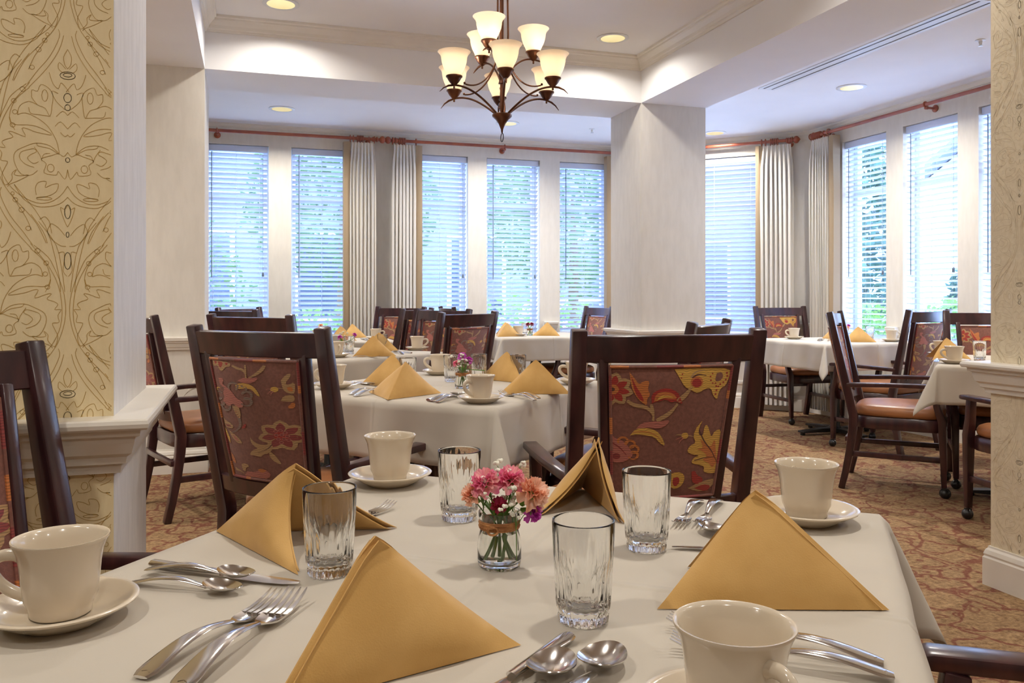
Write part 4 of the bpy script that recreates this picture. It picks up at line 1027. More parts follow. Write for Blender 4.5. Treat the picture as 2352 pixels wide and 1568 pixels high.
def stem_to(flower, head, foot, m='stem'):
    """a stem from the flower head to its foot in the jar, as a part of the flower"""
    h = Vector(head); f = Vector(foot); mid = (h+f)/2 + Vector((0,0,0.004))
    inv = flower.matrix_basis.inverted()
    pts = [inv @ h, inv @ (h*0.6+f*0.4+Vector((0,0,0.003))), inv @ (h*0.2+f*0.8), inv @ f]
    MB().tube([tuple(q) for q in pts], [0.0013,0.0013,0.0015,0.0017], 6).build('stem', M[m], flower, smooth=True)
def make_sprig(seed=1, spread=0.03, hgt=0.05):
    def f():
        rng = random.Random(seed); t = thing('babys_breath_sprig', 'x', 'flower')
        s = MB(); b = MB()
        s.tube([(0,0,-0.05),(0,0,-0.01),(0.002,0,0.008)], 0.0008, 5)
        for k in range(9):
            a = rng.uniform(0,6.28); rr = spread*rng.uniform(0.15,1); z = hgt*rng.uniform(0.35,1)
            e = (rr*math.cos(a), rr*math.sin(a), z)
            s.tube([(0.001,0,0.004),(e[0]*0.4, e[1]*0.4, z*0.6), e], 0.00045, 4)
            for q in range(2):
                c = (e[0]+rng.uniform(-0.004,0.004), e[1]+rng.uniform(-0.004,0.004), e[2]+rng.uniform(-0.002,0.004)); r = rng.uniform(0.0016,0.0034)
                for w_ in range(5): b.sphere((c[0]+r*0.7*math.cos(w_*1.26), c[1]+r*0.7*math.sin(w_*1.26), c[2]+r*0.3*(w_ % 2)), r*0.75, 7, 5)
        s.build('twigs', M['stem'], t); b.build('blossoms', M['p_white'], t, smooth=True)
        return t
    return f
def make_leaves(seed=2):
    def f():
        rng = random.Random(seed); t = thing('flower_leaves', 'x', 'leaves')
        for k in range(6):
            a = k*1.05+0.3; mb = MB(); rings = []
            ln = rng.uniform(0.022,0.034); lean = rng.uniform(0.2,0.7)
            for j in range(7):
                s = j/6; w_ = 0.0042*math.sin(math.pi*min(s*0.9+0.08,1)); r = 0.006+ln*s*lean; z = ln*s*(1.1-0.4*s*lean)
                c_, s_ = math.cos(a), math.sin(a)
                rings.append([(r*c_-w_*s_, r*s_+w_*c_, z+0.0008), (r*c_, r*s_, z-0.0006), (r*c_+w_*s_, r*s_-w_*c_, z+0.0008), (r*c_, r*s_, z+0.0002)])
            mb.loft(rings); mb.build('leaf', M['stem2'], t, smooth=True)
        return t
    return f
# cutlery: local +X from handle end to tip
def handle_pts(mb, x0, x1, zf, wf, th):
    rings = []; n = 12
    for i in range(17):
        s = i/16; x = x0+(x1-x0)*s; w = wf(s); z = zf(x); h = th(s)
        rings.append([(x, w*math.cos(2*math.pi*k/n), z+h*math.sin(2*math.pi*k/n)) for k in range(n)])
    mb.loft(rings); return mb
def hw(s): return 0.0095*(1-s)**0.9*math.sin(min(1,s*6+0.35)*math.pi/2) + 0.0027 + 0.001*s
def make_fork():
    t = thing('fork', 'x', 'fork'); L0 = 0.118
    zf = lambda x: 0.0016+0.011*math.sin(math.pi*min(max(x/0.135,0),1))**1.2
    h = handle_pts(MB(), 0.0, L0, zf, hw, lambda s: 0.0013+0.0008*s).build('handle', M['steel'], t, smooth=True)
    def hz(x): return 0.0022+0.010*((x-0.152)/0.045)**2 if x > 0.152 else (zf(x)*(1-(x-0.118)/0.034)+0.0022*(x-0.118)/0.034 if x > 0.118 else zf(x))
    hd = MB(); rings = []
    for x, w in ((0.116,0.0030),(0.122,0.0045),(0.128,0.0085),(0.134,0.0112),(0.142,0.0122),(0.150,0.0124)):
        rings.append([(x, w*c, hz(x)-0.0022*(1-abs(c)**2)*1.0+e) for c, e in ((-1,0.0008),(-0.5,0.0008),(0,0.0008),(0.5,0.0008),(1,0.0008),(1,-0.0006),(0.5,-0.0006),(0,-0.0006),(-0.5,-0.0006),(-1,-0.0006))])
    hd.loft(rings)
    for k in (-1.5,-0.5,0.5,1.5):
        yy = k*0.0068; rr = []
        for i in range(8):
            s = i/7; x = 0.149+0.047*s; w = 0.0020*(1-s)**0.5*0.9+0.0006
            yk = yy*(1-0.05*s)
            rr.append([(x, yk-w, hz(x)+0.0008*(1-s*0.5)), (x, yk+w, hz(x)+0.0008*(1-s*0.5)), (x, yk+w, hz(x)-0.0008), (x, yk-w, hz(x)-0.0008)])
        hd.loft(rr)
    hd.build('tines', M['steel'], t, smooth=True, auto=40)
    relief(t)
    return t
def relief(t):
    m_ = MB()
    for k in range(5): m_.tube([(0.006+k*0.0045, -0.004+0.0004*k, 0.0036+0.0006*k), (0.008+k*0.0045, 0.0, 0.0041+0.0006*k), (0.006+k*0.0045, 0.004-0.0004*k, 0.0036+0.0006*k)], 0.0006, 5)
    m_.build('embossed_pattern', M['steel'], t, smooth=True)
def make_spoon():
    t = thing('spoon', 'x', 'spoon'); L0 = 0.122
    zf = lambda x: 0.0016+0.012*math.sin(math.pi*min(max(x/0.138,0),1))**1.2
    handle_pts(MB(), 0.0, L0, zf, hw, lambda s: 0.0013+0.0008*s).build('handle', M['steel'], t, smooth=True)
    b = MB(); K = 28; rings = []
    def bowl(s, inner):
        out = []
        for k in range(K):
            a = 2*math.pi*k/K; x = 0.148+0.029*s*math.cos(a); y = 0.0195*s*math.sin(a)*(1-0.14*math.cos(a))
            z = 0.0015+0.0085*s**2.2 + (0.0009 if inner else 0.0) + 0.004*s*max(0,-math.cos(a))
            out.append((x, y, z))
        return out
    for s in (0.02,0.3,0.55,0.75,0.9,1.0): rings.append(bowl(s, False))
    for s in (0.985,0.9,0.75,0.55,0.3,0.02): rings.append(bowl(s, True))
    b.loft(rings); b.build('bowl', M['steel'], t, smooth=True, auto=80); relief(t)
    return t
def make_knife():
    t = thing('knife', 'x', 'knife')
    handle_pts(MB(), 0.0, 0.105, lambda x: 0.0045, lambda s: 0.0055+0.0035*(1-s)*math.sin(min(1,s*8+0.3)*math.pi/2), lambda s: 0.0030+0.001*(1-s)).build('handle', M['steel'], t, smooth=True)
    rr = []
    for x, y0, y1 in ((0.104,-0.005,0.005),(0.112,-0.0065,0.006),(0.13,-0.0085,0.0085),(0.17,-0.0085,0.0095),(0.195,-0.005,0.0095),(0.210,0.003,0.007)):
        rr.append([(x,y0,0.0018),(x,(y0+y1)/2,0.0031),(x,y1,0.0034),(x,(y0+y1)/2,0.0010)])
    MB().loft(rr).build('blade', M['steel'], t, smooth=True, auto=25); relief(t)
    return t

# napkins: P is where the ridge meets the table, Q1 / Q2 the front corners, A the tip
def napkin_mesh(P, Q1, Q2, A, bulge=0.010, layers=2, pull=0.0):
    mb = MB(); P, Q1, Q2, A = map(Vector, (P, Q1, Q2, A)); n = 14
    cen = (P+Q1+Q2)/3
    def wing(Q, off, shrink, th):
        nrm = (P-A).cross(Q-A).normalized()
        mid = (P+Q+A)/3
        if nrm.dot(mid-cen) < 0: nrm = -nrm
        layers_ = []
        for face in (0, 1):
            idx = {}; vs = []
            for i in range(n+1):
                for j in range(n+1-i):
                    a = 1-(i+j)/n; p_ = i/n; q = j/n          # weights for A, P, Q
                    if shrink:
                        a, p_, q = a*(1-shrink)+shrink*0.45, p_*(1-shrink)+shrink*0.45, q*(1-shrink)+shrink*0.10
                    v = A*a + P*p_ + Q*q
                    edge = 27*a*p_*q
                    fr = 4*a*q*(1-p_)                # front edge A-Q
                    base_k = max(0, 1-a*1.0)
                    v = v + nrm*(0.0022*math.sin(7*a+11*q)*min(1,edge*2) + bulge*min(1,edge) - 0.010*fr*(1-p_)**2) + (P-(A+Q)/2)*(pull*fr*(1-p_))
                    if a > 0.80: v = v - (A-(P+Q)/2)*(0.9*(a-0.80)**2) + nrm*(-0.012*(a-0.80))
                    tk = th*(0.35+0.65*min(1, edge*3))
                    v = v + nrm*(off + (tk/2 if face == 0 else -tk/2))
                    if a < 1e-6: v.z = max(0.0008, 0.0008 + (0.0 if face == 0 else 0.0))
                    v.z = max(v.z, 0.0006)
                    idx[(i,j)] = len(vs); vs.append(v)
            layers_.append((vs, idx))
        for vs, idx in layers_:
            fs = []
            for i in range(n):
                for j in range(n-i):
                    fs.append((idx[(i,j)], idx[(i+1,j)], idx[(i,j+1)]))
                    if j < n-i-1: fs.append((idx[(i+1,j)], idx[(i+1,j+1)], idx[(i,j+1)]))
            mb.add(vs, fs)
        # rim
        idx = layers_[0][1]; rim = [(i,0) for i in range(n+1)] + [(n-k,k) for k in range(1,n+1)] + [(0,n-k) for k in range(1,n)]
        a_ = [layers_[0][0][idx[r]] for r in rim]; b_ = [layers_[1][0][idx[r]] for r in rim]; m_ = len(rim)
        mb.add(a_+b_, [(k,(k+1)%m_,(k+1)%m_+m_,k+m_) for k in range(m_)])
    pulls = {0: pull, 1: 0.0}
    for qi, Q in enumerate((Q1, Q2)):
        pull = pulls[qi]
        wing(Q, 0.0, 0.0, 0.0045)
        if layers > 1: wing(Q, -0.0065, 0.05, 0.0035)
    return mb
def build_napkin(P, Q1, Q2, A, **k):
    o = napkin_mesh(P, Q1, Q2, A, **k).build('napkin', M['napkin'], smooth=False)
    bm = bmesh.new(); bm.from_mesh(o.data); bmesh.ops.remove_doubles(bm, verts=bm.verts, dist=0.0003); bmesh.ops.recalc_face_normals(bm, faces=bm.faces); bm.to_mesh(o.data); bm.free()
    o.data.polygons.foreach_set('use_smooth', [True]*len(o.data.polygons)); o.data.set_sharp_from_angle(angle=R(60))
    return tag(o, 'x', 'napkin')
def nap_world(pP, pQ1, pQ2, tip_px, tip_d, label, pull=0.0):
    """front-table napkins: corners given on the table, tip by column / distance / height"""
    ax, ay = ray(tip_px[0], tip_d); az = EYE - (tip_px[1]-HOR)*tip_d/F_PX - TZ + 0.009
    o_ = W(*pP)
    loc = (o_[0], o_[1], TZ)
    def rel(q): p = W(*q); return (p[0]-loc[0], p[1]-loc[1], 0)
    o = build_napkin((0,0,0), rel(pQ1), rel(pQ2), (ax-loc[0], ay-loc[1], az), pull=pull); o.location = loc
    o['label'] = label; o['group'] = 'golden folded napkins'
    return o
def T(px, py):       # pixel -> (lat, d) on the table plane
    d = F_PX*(EYE-TZ)/(py-HOR); return ((px-1176)/F_PX*d, d)

nap_world(T(497,1220), T(684,1320), T(912,1212), (680,1070), 1.15, 'open gold napkin at the left back of the nearest table, behind a tumbler', 0.17)
nap_world((-0.203,0.690), T(1196,1482), (-0.07,0.915), (858,1240), 0.79, 'largest gold napkin at the front centre of the nearest table')
nap_world((0.130,1.53), T(1222,1187), T(1436,1203), (1378,1010), 1.34, 'gold napkin with its opening facing the viewer, behind the small bouquet', 0.12)
nap_world(T(2042,1402), T(1510,1399), T(1580,1302), (1735,1132), 0.985, 'gold napkin at the right edge of the nearest table beside a cup')

def gen_napkin(): return build_napkin((-0.128,0,0), (0.128,0,0), (-0.02,0.225,0), (-0.005,0.045,0.125))
def gen_napkin_m(): return build_napkin((0.128,0,0), (-0.128,0,0), (0.02,0.225,0), (0.005,0.045,0.125))
def put(maker, key, lat, d, yaw, label, group=None, z=TZ, scale=None):
    x, y = W(lat, d); return place(key, maker, (x, y, z), -YAW + R(yaw), label, group, scale)
def at(px, d): return ((px-1176)/F_PX*d, d)

# cups with saucers: (lat,d), handle angle (0 = right, 90 = away, 180 = left, 270 = towards viewer), descriptions
def cup_set(p, ang, lab, where):
    put(make_saucer, 'saucer', p[0], p[1], 0, 'cream saucer under the ' + lab, 'cream saucers')
    put(make_cup, 'cup', p[0], p[1], ang, lab[0:1] + lab[1:] + ' ' + where, 'cream coffee cups', z=TZ+0.0080)
cup_set(T(140,1424), 188, 'left foreground cup', 'standing near the damask pier')
cup_set(T(896,1110), 95, 'cup at the back of the nearest table', 'before the middle table')
cup_set(T(1852,1196), 100, 'cup on the right back corner of the nearest table', 'behind a napkin')
cup_set((0.176,0.655), 292, 'largest cup at the bottom right', 'cut off by the frame')
cup_set(T(767,892), 200, 'cup at the left end of the middle table', 'next to the dark brown chair')
cup_set(T(1104,924), 222, 'cup at the near corner of the middle table', 'with its handle turned left')
cup_set(T(1010,860), 172, 'cup at the far side of the middle table', 'behind the purple carnation')
cup_set(T(1325,882), 180, 'cup at the right end of the middle table', 'half behind the large chair post')
cup_set(at(773,4.78), 300, 'cup at the near left of the third table', 'before the pink flowers')
cup_set(at(958,5.42), 5, 'cup at the right end of the third table', 'in front of a flowered chair')
cup_set(at(863,6.72), 10, 'cup on the far left table', 'below the curtain folds')
cup_set(at(731,6.45), 20, 'cup on the far left table', 'beside the left window light')
cup_set(at(1191,7.38), 180, 'cup on the small far table', 'left of the dark red flowers')
cup_set(at(1824,6.85), 178, 'cup with a left handle on the corner table', 'below the star-flower chair')
cup_set(at(2048,6.45), 5, 'cup on the corner table', 'at its right-hand side')
cup_set(at(2192,4.33), 180, 'front cup on the right-hand table', 'before a folded napkin')
cup_set(at(2163,4.86), 182, 'back cup on the right-hand table', 'behind a folded napkin')

for p, lab in ((T(757,1316),'fluted tumbler in front of the left open napkin'), (T(1055,1192),'fluted tumbler left of the small bouquet, farther back'), (T(1340,1424),'fluted tumbler nearest the viewer, before the spoons'), (T(1485,1260),'fluted tumbler in front of the chair with orange flowers'),
               (T(937,884),'tumbler between two napkins on the middle table'), (T(1100,872),'tumbler right of the purple carnation on the middle table'), (T(1037,876),'tumbler left behind the flowers of the middle table'), (T(1190,874),'tumbler behind the right napkin of the middle table'),
               (at(772,5.30),'left tumbler by the pink flowers on the third table'), (at(802,5.05),'right tumbler by the pink flowers on the third table'), (at(878,5.32),'tumbler between two napkins on the third table'),
               (at(745,6.75),'tumbler on the far left table by the window'), (at(1206,7.62),'tumbler beside the dark red flowers on the far table'), (at(1998,6.75),'tumbler behind the napkin on the corner table'), (at(2250,4.50),'tumbler at the edge of the right pier')):
    put(make_glass, 'glass', p[0], p[1], 0, lab, 'fluted tumblers')

V0 = T(1147,1298)
vases = [(V0,'small round jar with pink carnations on the nearest table'), (T(1062,891),'small jar with a purple carnation on the middle table'), (at(786,5.12),'small jar of pink and magenta flowers on the third table'),
         (at(737,7.0),'small jar of peach flowers on the far left table'), (at(1217,7.5),'small jar of dark red flowers on the far table'), (at(1940,6.6),'small jar of pink flowers on the corner table')]
for p, lab in vases: put(make_vase, 'vase', p[0], p[1], 0, lab, 'jars wrapped in twine')
FL_M = {'pink':('p_pink',1),'peach':('p_peach',2),'mag':('p_mag',3),'red':('p_red',4)}
def flower_at(p, dl, dd, h, col, lab, tilt=(0,0), sc=1.0, foot=None):
    m_, sd = FL_M[col]; lat, d = p[0]+dl, p[1]+dd; x, y = W(lat, d)
    o = place('carn_'+col, make_carnation(M[m_], seed=sd), (x, y, TZ+h), 0, lab, 'carnations', (sc,sc,sc), rot=(0,0,0))
    # lean outwards: tilt = (right, away)
    axis = Vector((*W(tilt[0], tilt[1]), 0)); ang = R(math.hypot(*tilt))
    if axis.length > 0:
        ax = Vector((0,0,1)).cross(axis.normalized()); o.rotation_euler = Matrix.Rotation(ang, 4, ax).to_euler()
    return o, (x, y, TZ+h), lab
def add_stem(o, head, p, fl, fd):
    fx, fy = W(p[0]+fl, p[1]+fd)
    M4 = Matrix.LocRotScale(o.location, o.rotation_euler, o.scale); inv = M4.inverted()
    f = Vector((fx, fy, TZ+0.010)); h = Vector(head); nx, ny = W(p[0]-fl*0.35, p[1]-fd*0.35); neck = Vector((nx, ny, TZ+0.064))
    pts = [h, h*0.5+neck*0.5+Vector((0,0,0.003)), neck, neck*0.5+f*0.5, f]
    k = 1/o.scale[0]
    MB().tube([tuple(inv @ q) for q in pts], [0.0012*k,0.0013*k,0.0013*k,0.0015*k,0.0017*k], 6).build('stem', M['stem'], o, smooth=True)
specs = [(-0.017,-0.012,0.107,'pink','bright pink carnation at the upper left of the near bouquet',(-14,-22),1.15,(0.010,0.004)),
         (0.014,-0.006,0.109,'pink','pink carnation at the top centre of the near bouquet',(8,-16),1.15,(-0.012,0.008)),
         (0.040,-0.012,0.094,'peach','large peach carnation on the right of the near bouquet',(38,-24),1.3,(-0.015,-0.006)),
         (-0.034,-0.006,0.092,'peach','peach carnation low on the left of the near bouquet',(-40,-18),0.85,(0.012,0.010)),
         (0.040,-0.010,0.073,'mag','magenta carnation drooping over the right rim of the near jar',(95,-20),0.85,(-0.006,0.012)),
         (0.000,-0.018,0.083,'red','small red bloom in the heart of the near bouquet',(0,-50),0.62,(0.0,0.015))]
for dl, dd, h, col, lab, tl, sc, ft in specs:
    o, hd, _ = flower_at(V0, dl, dd, h, col, lab, tl, sc); add_stem(o, hd, V0, *ft)
VS = [v[0] for v in vases]
for (p, dl, dd, h, col, lab, tl, sc) in [
    (VS[1], 0.000,-0.006,0.118,'mag','purple carnation standing tall in the middle jar',(0,-10),1.05), (VS[1],0.024,0.0,0.104,'mag','smaller purple carnation leaning right in the middle jar',(35,0),0.9), (VS[1],-0.022,-0.004,0.092,'pink','pale pink carnation at the left of the middle jar',(-25,-10),0.8),
    (VS[2],-0.010,-0.01,0.096,'mag','magenta carnation at the left of the third table jar',(-25,0),0.95), (VS[2],0.024,-0.01,0.088,'peach','coral carnation in the third table jar',(20,-10),0.95), (VS[2],0.075,0.0,0.112,'mag','magenta carnation reaching far right from the third table jar',(55,0),0.8),
    (VS[3],0.0,0.0,0.100,'peach','peach carnation in the far left jar',(0,0),1.2), (VS[4],-0.016,0,0.095,'red','dark red carnation at left in the far jar',(-20,0),1.25), (VS[4],0.016,0,0.097,'red','dark red carnation at right in the far jar',(20,0),1.2),
    (VS[5],-0.022,0,0.095,'pink','pink carnation at the left of the corner table jar',(-25,0),1.25), (VS[5],0.018,0,0.098,'peach','coral carnation at the right of the corner table jar',(20,0),1.2), (VS[5],0.034,0.01,0.115,'mag','purple carnation above the corner table jar',(20,0),0.9)]:
    o, hd, _ = flower_at(p, dl, dd, h, col, lab, tl, sc); add_stem(o, hd, p, -dl*0.3, 0.005)
for k, (p, dl, dd, z, sc, lab) in enumerate([(V0,-0.022,0.004,0.070,1.0,'baby\'s breath sprig left in the near bouquet'), (V0,0.006,-0.016,0.064,0.95,'baby\'s breath sprig in front of the near bouquet'), (V0,0.018,0.004,0.074,1.1,'baby\'s breath sprig behind the near bouquet'), (V0,0.022,-0.018,0.052,0.8,'baby\'s breath sprig low at the right of the near bouquet'),
      (VS[1],-0.012,-0.01,0.066,1.25,'baby\'s breath filling the left of the middle jar'), (VS[1],0.012,-0.012,0.062,1.1,'baby\'s breath filling the right of the middle jar'), (VS[2],0.0,0.0,0.070,1.2,'baby\'s breath in the third table jar')]):
    x, y = W(p[0]+dl, p[1]+dd); place('sprig%d' % (k % 2), make_sprig(4+k % 2), (x, y, TZ+z), k*1.3, lab, 'baby\'s breath sprigs', (sc,sc,sc))
for k, (p, lab) in enumerate([(V0,'green leaves and buds packed in the near bouquet'), (VS[1],'green leaves in the middle jar'), (VS[2],'green leaves in the third table jar')]):
    x, y = W(*p); place('leaves', make_leaves(), (x, y, TZ+0.058), k*1.1, lab, 'bouquet greenery')

# folded napkins farther off
def nap_far(key, p0, p1, lab, flip=False):
    """base edge from p0 to p1, both (lat, d)"""
    a = Vector((*W(*p0),)); b = Vector((*W(*p1),)); mid = (a+b)/2; ang = math.atan2(b.y-a.y, b.x-a.x)
    place('nap'+key, gen_napkin if key == 'a' else gen_napkin_m, (mid.x, mid.y, TZ), ang, lab, 'golden folded napkins')
nap_far('a', T(893,918), T(1012,903), 'curved gold napkin at the near edge of the middle table')
nap_far('a', T(855,884), T(925,888), 'pale-lit napkin behind a tumbler on the middle table')
nap_far('b', T(1153,905), T(1303,905), 'broad gold napkin at the right of the middle table')
nap_far('a', T(1120,872), T(1178,878), 'gold napkin standing behind the right tumbler of the middle table')
nap_far('a', at(814,4.80), at(907,4.86), 'napkin at the front of the third table')
nap_far('b', at(826,5.25), at(915,5.32), 'napkin behind the front one on the third table')
nap_far('b', at(705,4.86), at(758,4.98), 'napkin at the left of the third table, half behind the chair post')
nap_far('b', at(759,6.42), at(818,6.6), 'grey-lit napkin at the front of the far left table')
nap_far('b', at(792,6.95), at(838,7.1), 'grey-lit napkin behind the other on the far left table')
nap_far('b', at(1148,7.5), at(1184,7.6), 'left rear napkin on the small far table')
nap_far('a', at(1157,7.25), at(1188,7.32), 'left front napkin on the small far table')
nap_far('b', at(1226,7.45), at(1282,7.4), 'right napkin on the small far table')
nap_far('a', at(1892,6.95), at(1932,6.75), 'left napkin on the corner table beyond the chair post')
nap_far('b', at(1940,6.38), at(2008,6.36), 'right napkin on the corner table')
nap_far('b', at(2135,4.55), at(2237,4.62), 'napkin between the two cups of the right-hand table')

# cutlery: handle end and tip given on the table
def cut(kind, p0, p1, lab, lift=0.0, length=None, roll=0.0):
    mk = {'fork':make_fork,'spoon':make_spoon,'knife':make_knife}[kind]
    a = Vector(W(*p0)); b = Vector(W(*p1)); ang = math.atan2(b.y-a.y, b.x-a.x)
    s = (b-a).length/{'fork':0.196,'spoon':0.177,'knife':0.210}[kind]; s = min(max(s, 0.85), 1.15)
    place(kind, mk, (a.x, a.y, TZ+0.0012+lift), ang, lab, 'stainless cutlery', (s,s,s), rot=(0, -roll, ang))
cut('knife', T(350,1302), T(682,1347), 'dinner knife left of the open napkin, topmost of three')
cut('spoon', T(338,1318), T(575,1340), 'spoon lying across the left dinner knife', 0.004)
cut('spoon', T(298,1342), T(555,1366), 'spoon nearest the left foreground cup')
cut('fork', T(322,1562), T(642,1378), 'left fork of the pair before the largest napkin')
cut('fork', (-0.292,0.722), T(688,1380), 'right fork of the pair before the largest napkin', 0.003)
cut('knife', T(1308,1472), (-0.060,0.66), 'knife beside the two spoons at the bottom', 0)
cut('spoon', (-0.02,0.60), (0.050,0.795), 'smaller spoon at the bottom centre')
cut('spoon', (0.015,0.62), (0.104,0.815), 'larger round spoon at the bottom centre')
cut('fork', T(2030,1528), T(1536,1440), 'upper fork passing behind the bottom right cup, tines at its left', 0)
cut('fork', T(2054,1564), T(1542,1492), 'lower fork passing behind the bottom right cup', 0.002)
cut('fork', T(1606,1151), T(1556,1215), 'left fork before the orange-flowered chair')
cut('fork', T(1650,1151), T(1604,1215), 'right fork before the orange-flowered chair')
cut('spoon', (0.350,1.085), (0.284,1.240), 'spoon peeking out behind the right napkin')
cut('knife', (0.40,1.10), (0.222,1.147), 'knife tip peeking out left of the right napkin')
cut('fork', T(700,1232), T(902,1166), 'fork tips showing behind the left open napkin')
for k, (kd, a, b, lab) in enumerate([
  ('knife',T(808,880),T(905,891),'knife at the left of the middle table'), ('spoon',T(805,886),T(868,884),'spoon by the left cup of the middle table'),
  ('fork',T(805,907),T(897,888),'upper fork on the left of the middle table'), ('fork',T(815,911),T(910,894),'lower fork on the left of the middle table'),
  ('knife',T(983,922),T(1060,905),'knife at the near corner of the middle table'), ('spoon',T(990,923),T(1068,907),'spoon left of the near cup of the middle table'), ('spoon',T(1003,925),T(1082,908),'second spoon left of the near cup of the middle table'),
  ('fork',T(1237,917),T(1138,895),'upper fork right of the near cup of the middle table'), ('fork',T(1228,921),T(1134,902),'lower fork right of the near cup of the middle table'),
  ('fork',at(806,4.72),at(838,4.75),'fork beside the near cup of the third table'), ('spoon',at(925,5.0),at(905,5.18),'spoon before the right cup of the third table'), ('knife',at(945,5.08),at(910,5.24),'knife before the right cup of the third table'),
  ('fork',at(845,6.6),at(830,6.8),'fork on the far left table'), ('fork',at(1880,6.5),at(1890,6.7),'fork on the corner table'), ('knife',at(1902,6.5),at(1905,6.7),'knife on the corner table'), ('fork',at(2150,4.4),at(2160,4.6),'fork on the right-hand table')]):
    cut(kd, a, b, lab)

# ------------------------------------------------------------------ outdoors
st(MB().box(-25,40,YW+0.2,45,-0.5,-0.35).box(XW+0.2,40,-25,YW+0.2,-0.5,-0.35).build('ground_bounce_paving', noise_mix(mat('pale_bounce_paving', (0.6,0.62,0.62), 0.9), (0.68,0.69,0.70), (0.78,0.79,0.80), 1.2, 4)), 'pale paving outside the windows, whitened to bounce daylight in')  # ground kept very pale so daylight bounces up to the ceilings
M['leafa'] = translucent('foliage_green', (0.05,0.12,0.04), 0.2, 0.6, (0.15,0.28,0.06)); M['leafb'] = translucent('foliage_bright_green', (0.12,0.25,0.05), 0.25, 0.6, (0.25,0.42,0.08)); M['leafc'] = translucent('conifer_green', (0.05,0.13,0.09), 0.2, 0.6)
M['bark'] = mat('bark', (0.12,0.08,0.05), 0.9)
def foliage(rng, c, rx, ry, rz_, n, s):
    mb = MB()
    for _ in range(n):
        while True:
            p = Vector((rng.uniform(-1,1), rng.uniform(-1,1), rng.uniform(-1,1)))
            if 0.5 < p.length < 1: break
        q = Vector((c[0]+p.x*rx, c[1]+p.y*ry, c[2]+p.z*rz_))
        u = Vector((rng.gauss(0,1), rng.gauss(0,1), rng.gauss(0,0.6))).normalized(); v = u.cross(Vector((rng.gauss(0,1),rng.gauss(0,1),rng.gauss(0,1)))).normalized()
        k = s*rng.uniform(0.6,1.3)
        mb.add([q-u*k, q+v*k*0.5, q+u*k, q-v*k*0.5], [(0,1,2,3)])
    return mb
def shrub(x, y, r, h, mkey, lab, seed, name='shrub', cat='shrub', trunk=0.0, n=1500, s=0.06, grp='garden shrubs'):
    rng = random.Random(seed); t = thing(name, lab, cat, (x, y, -0.35), 0, grp)
    foliage(rng, (0,0,trunk+h/2), r, r, h/2, n, s).build('foliage', M[mkey], t)
    tk = MB().tube([(0,0,0),(0.02,0,trunk+h*0.3),(0,0.02,trunk+h*0.6)], [0.05+trunk*0.05,0.04+trunk*0.03,0.02], 8); tk.build('trunk', M['bark'], t, smooth=True)
shrub(-1.1, 10.6, 1.2, 2.6, 'leafa', 'leafy shrub outside the leftmost window', 1)
shrub(0.9, 12.5, 1.5, 1.3, 'leafb', 'low bright shrub outside the second window', 2)
shrub(4.0, 11.6, 1.6, 1.5, 'leafb', 'low shrub outside the window above the small far table', 3)
shrub(7.3, 7.1, 0.55, 1.45, 'leafb', 'bright green bush under the right windows', 4, n=2200, s=0.045)
shrub(7.7, 8.7, 0.5, 1.4, 'leafb', 'bright green bush near the corner curtain window', 5, n=1800, s=0.045)
shrub(5.4, 13.5, 1.7, 3.0, 'leafa', 'reddish-tipped tree outside the window beside the column', 6, 'tree', 'tree', 1.4, 2600, 0.09, 'garden trees')
shrub(1.7, 16.2, 1.9, 3.2, 'leafa', 'tree farther off behind the low shrub', 7, 'tree', 'tree', 1.6, 2400, 0.10, 'garden trees')
shrub(13.0, 15.6, 1.3, 5.6, 'leafc', 'dark conifer seen through the right-hand windows', 8, 'tree', 'tree', 0.4, 2600, 0.14, 'garden trees')
shrub(14.6, 13.2, 0.9, 2.2, 'leafc', 'small dark conifer before the house', 9, 'tree', 'tree', 0.2, 1500, 0.12, 'garden trees')
bw = thing('building', 'blue-grey neighbouring wing with a flat eave beyond the far windows', 'building', (0, 14.5, -0.35))
MB().box(-14,13.5,4,9,0,6.2).build('wall', noise_mix(mat('blue_grey_siding', (0.3,0.36,0.45), 0.8), (0.16,0.20,0.27), (0.22,0.26,0.34), 2, 3, (0.2,0.2,6)), bw)
MB().box(-14.6,14.1,3.3,9.4,6.2,6.5).build('eave', M['frame'], bw)
for q in (-7,-4,-1,1.6,5,8,11):
    f_ = MB().box(q-0.7,q+0.7,3.94,4.02,0.9,2.9).build('window', M['frame'], bw); MB().box(q-0.6,q+0.6,3.92,3.94,1.0,2.8).build('pane', mat('dusky_pane',(0.06,0.08,0.12),0.1), f_)
hs = thing('house', 'pale house with a grey gabled roof beyond the right windows', 'house', (21.0, 17.5, -0.35), R(20))
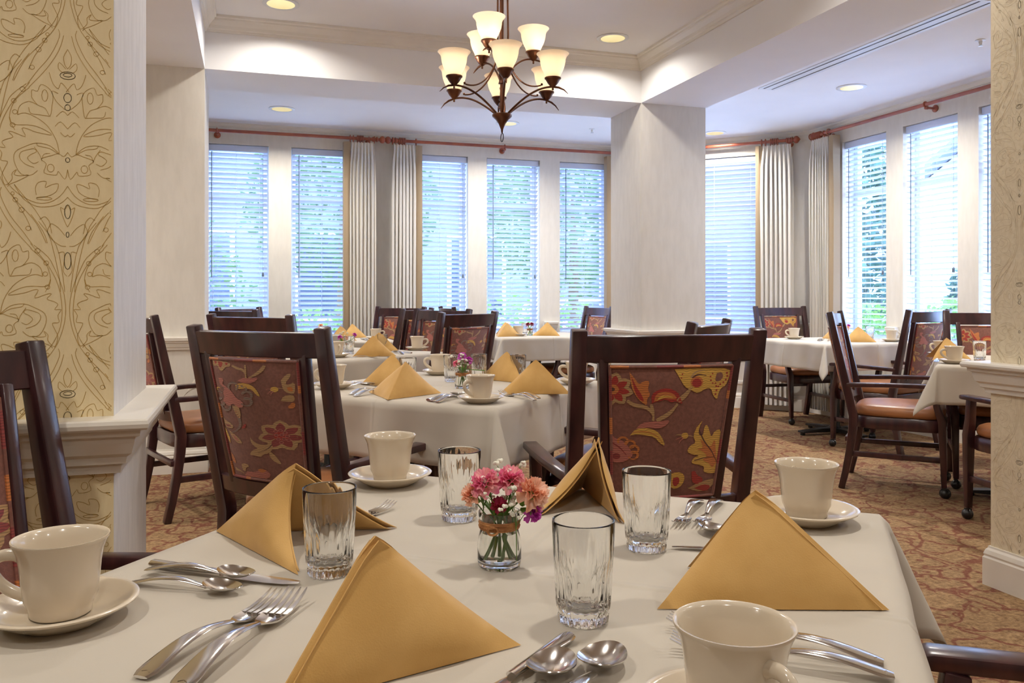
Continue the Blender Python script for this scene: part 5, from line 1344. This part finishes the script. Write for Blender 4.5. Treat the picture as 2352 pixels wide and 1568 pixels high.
MB().box(-4,4,-3,3,0,3.2).add([(-4,-3,3.2),(-4,3,3.2),(-4,0,5.4),(4,-3,3.2),(4,3,3.2),(4,0,5.4)],[(0,1,2),(3,5,4),(0,3,4,1)]).build('wall', mat('pale_house_wall', (0.55,0.58,0.64), 0.8), hs)
MB().loft([[(-4.5,-3.6,2.95),(-4.5,0,5.65),(-4.5,3.6,2.95),(-4.5,3.6,2.8),(-4.5,0,5.45),(-4.5,-3.6,2.8)],[(4.5,-3.6,2.95),(4.5,0,5.65),(4.5,3.6,2.95),(4.5,3.6,2.8),(4.5,0,5.45),(4.5,-3.6,2.8)]]).build('roof', mat('grey_shingle_roof', (0.20,0.23,0.28), 0.85), hs)
for q in (-2.2, 0.2, 2.4):
    f_ = MB().box(q-0.5,q+0.5,-3.06,-2.98,1.0,2.3).build('window', M['frame'], hs); MB().box(q-0.42,q+0.42,-3.08,-3.06,1.08,2.22).build('pane', mat('dark_house_pane',(0.05,0.07,0.1),0.1), f_)
car = thing('car', 'white car parked outside the window beside the column', 'car', (6.7, 16.5, -0.35), R(12))
prof = [(-2.1,0.35),(-2.15,0.75),(-1.75,0.92),(-1.2,0.98),(-0.75,1.38),(0.75,1.42),(1.35,1.0),(2.05,0.88),(2.15,0.6),(2.1,0.35)]
MB().loft([[(x, -0.85, z) for x, z in prof],[(x, 0.85, z) for x, z in prof]]).build('body', mat('white_car_paint', (0.8,0.82,0.85), 0.2, Coat_Weight=0.6), car, bevel=0.05)
gl = [(-1.1,1.0),(-0.72,1.33),(0.70,1.36),(1.22,1.02)]
MB().loft([[(x, -0.87, z) for x, z in gl],[(x, 0.87, z) for x, z in gl]]).build('window', mat('dark_car_glass', (0.03,0.04,0.05), 0.08), car)
for x in (-1.35, 1.35):
    for y in (-0.8, 0.8): MB().lathe([(0.001,-0.1),(0.3,-0.1),(0.34,-0.06),(0.34,0.06),(0.3,0.1),(0.001,0.1)], 24, (x,y,0.34), axis='y').build('wheel', M['rubber'], car, smooth=True)
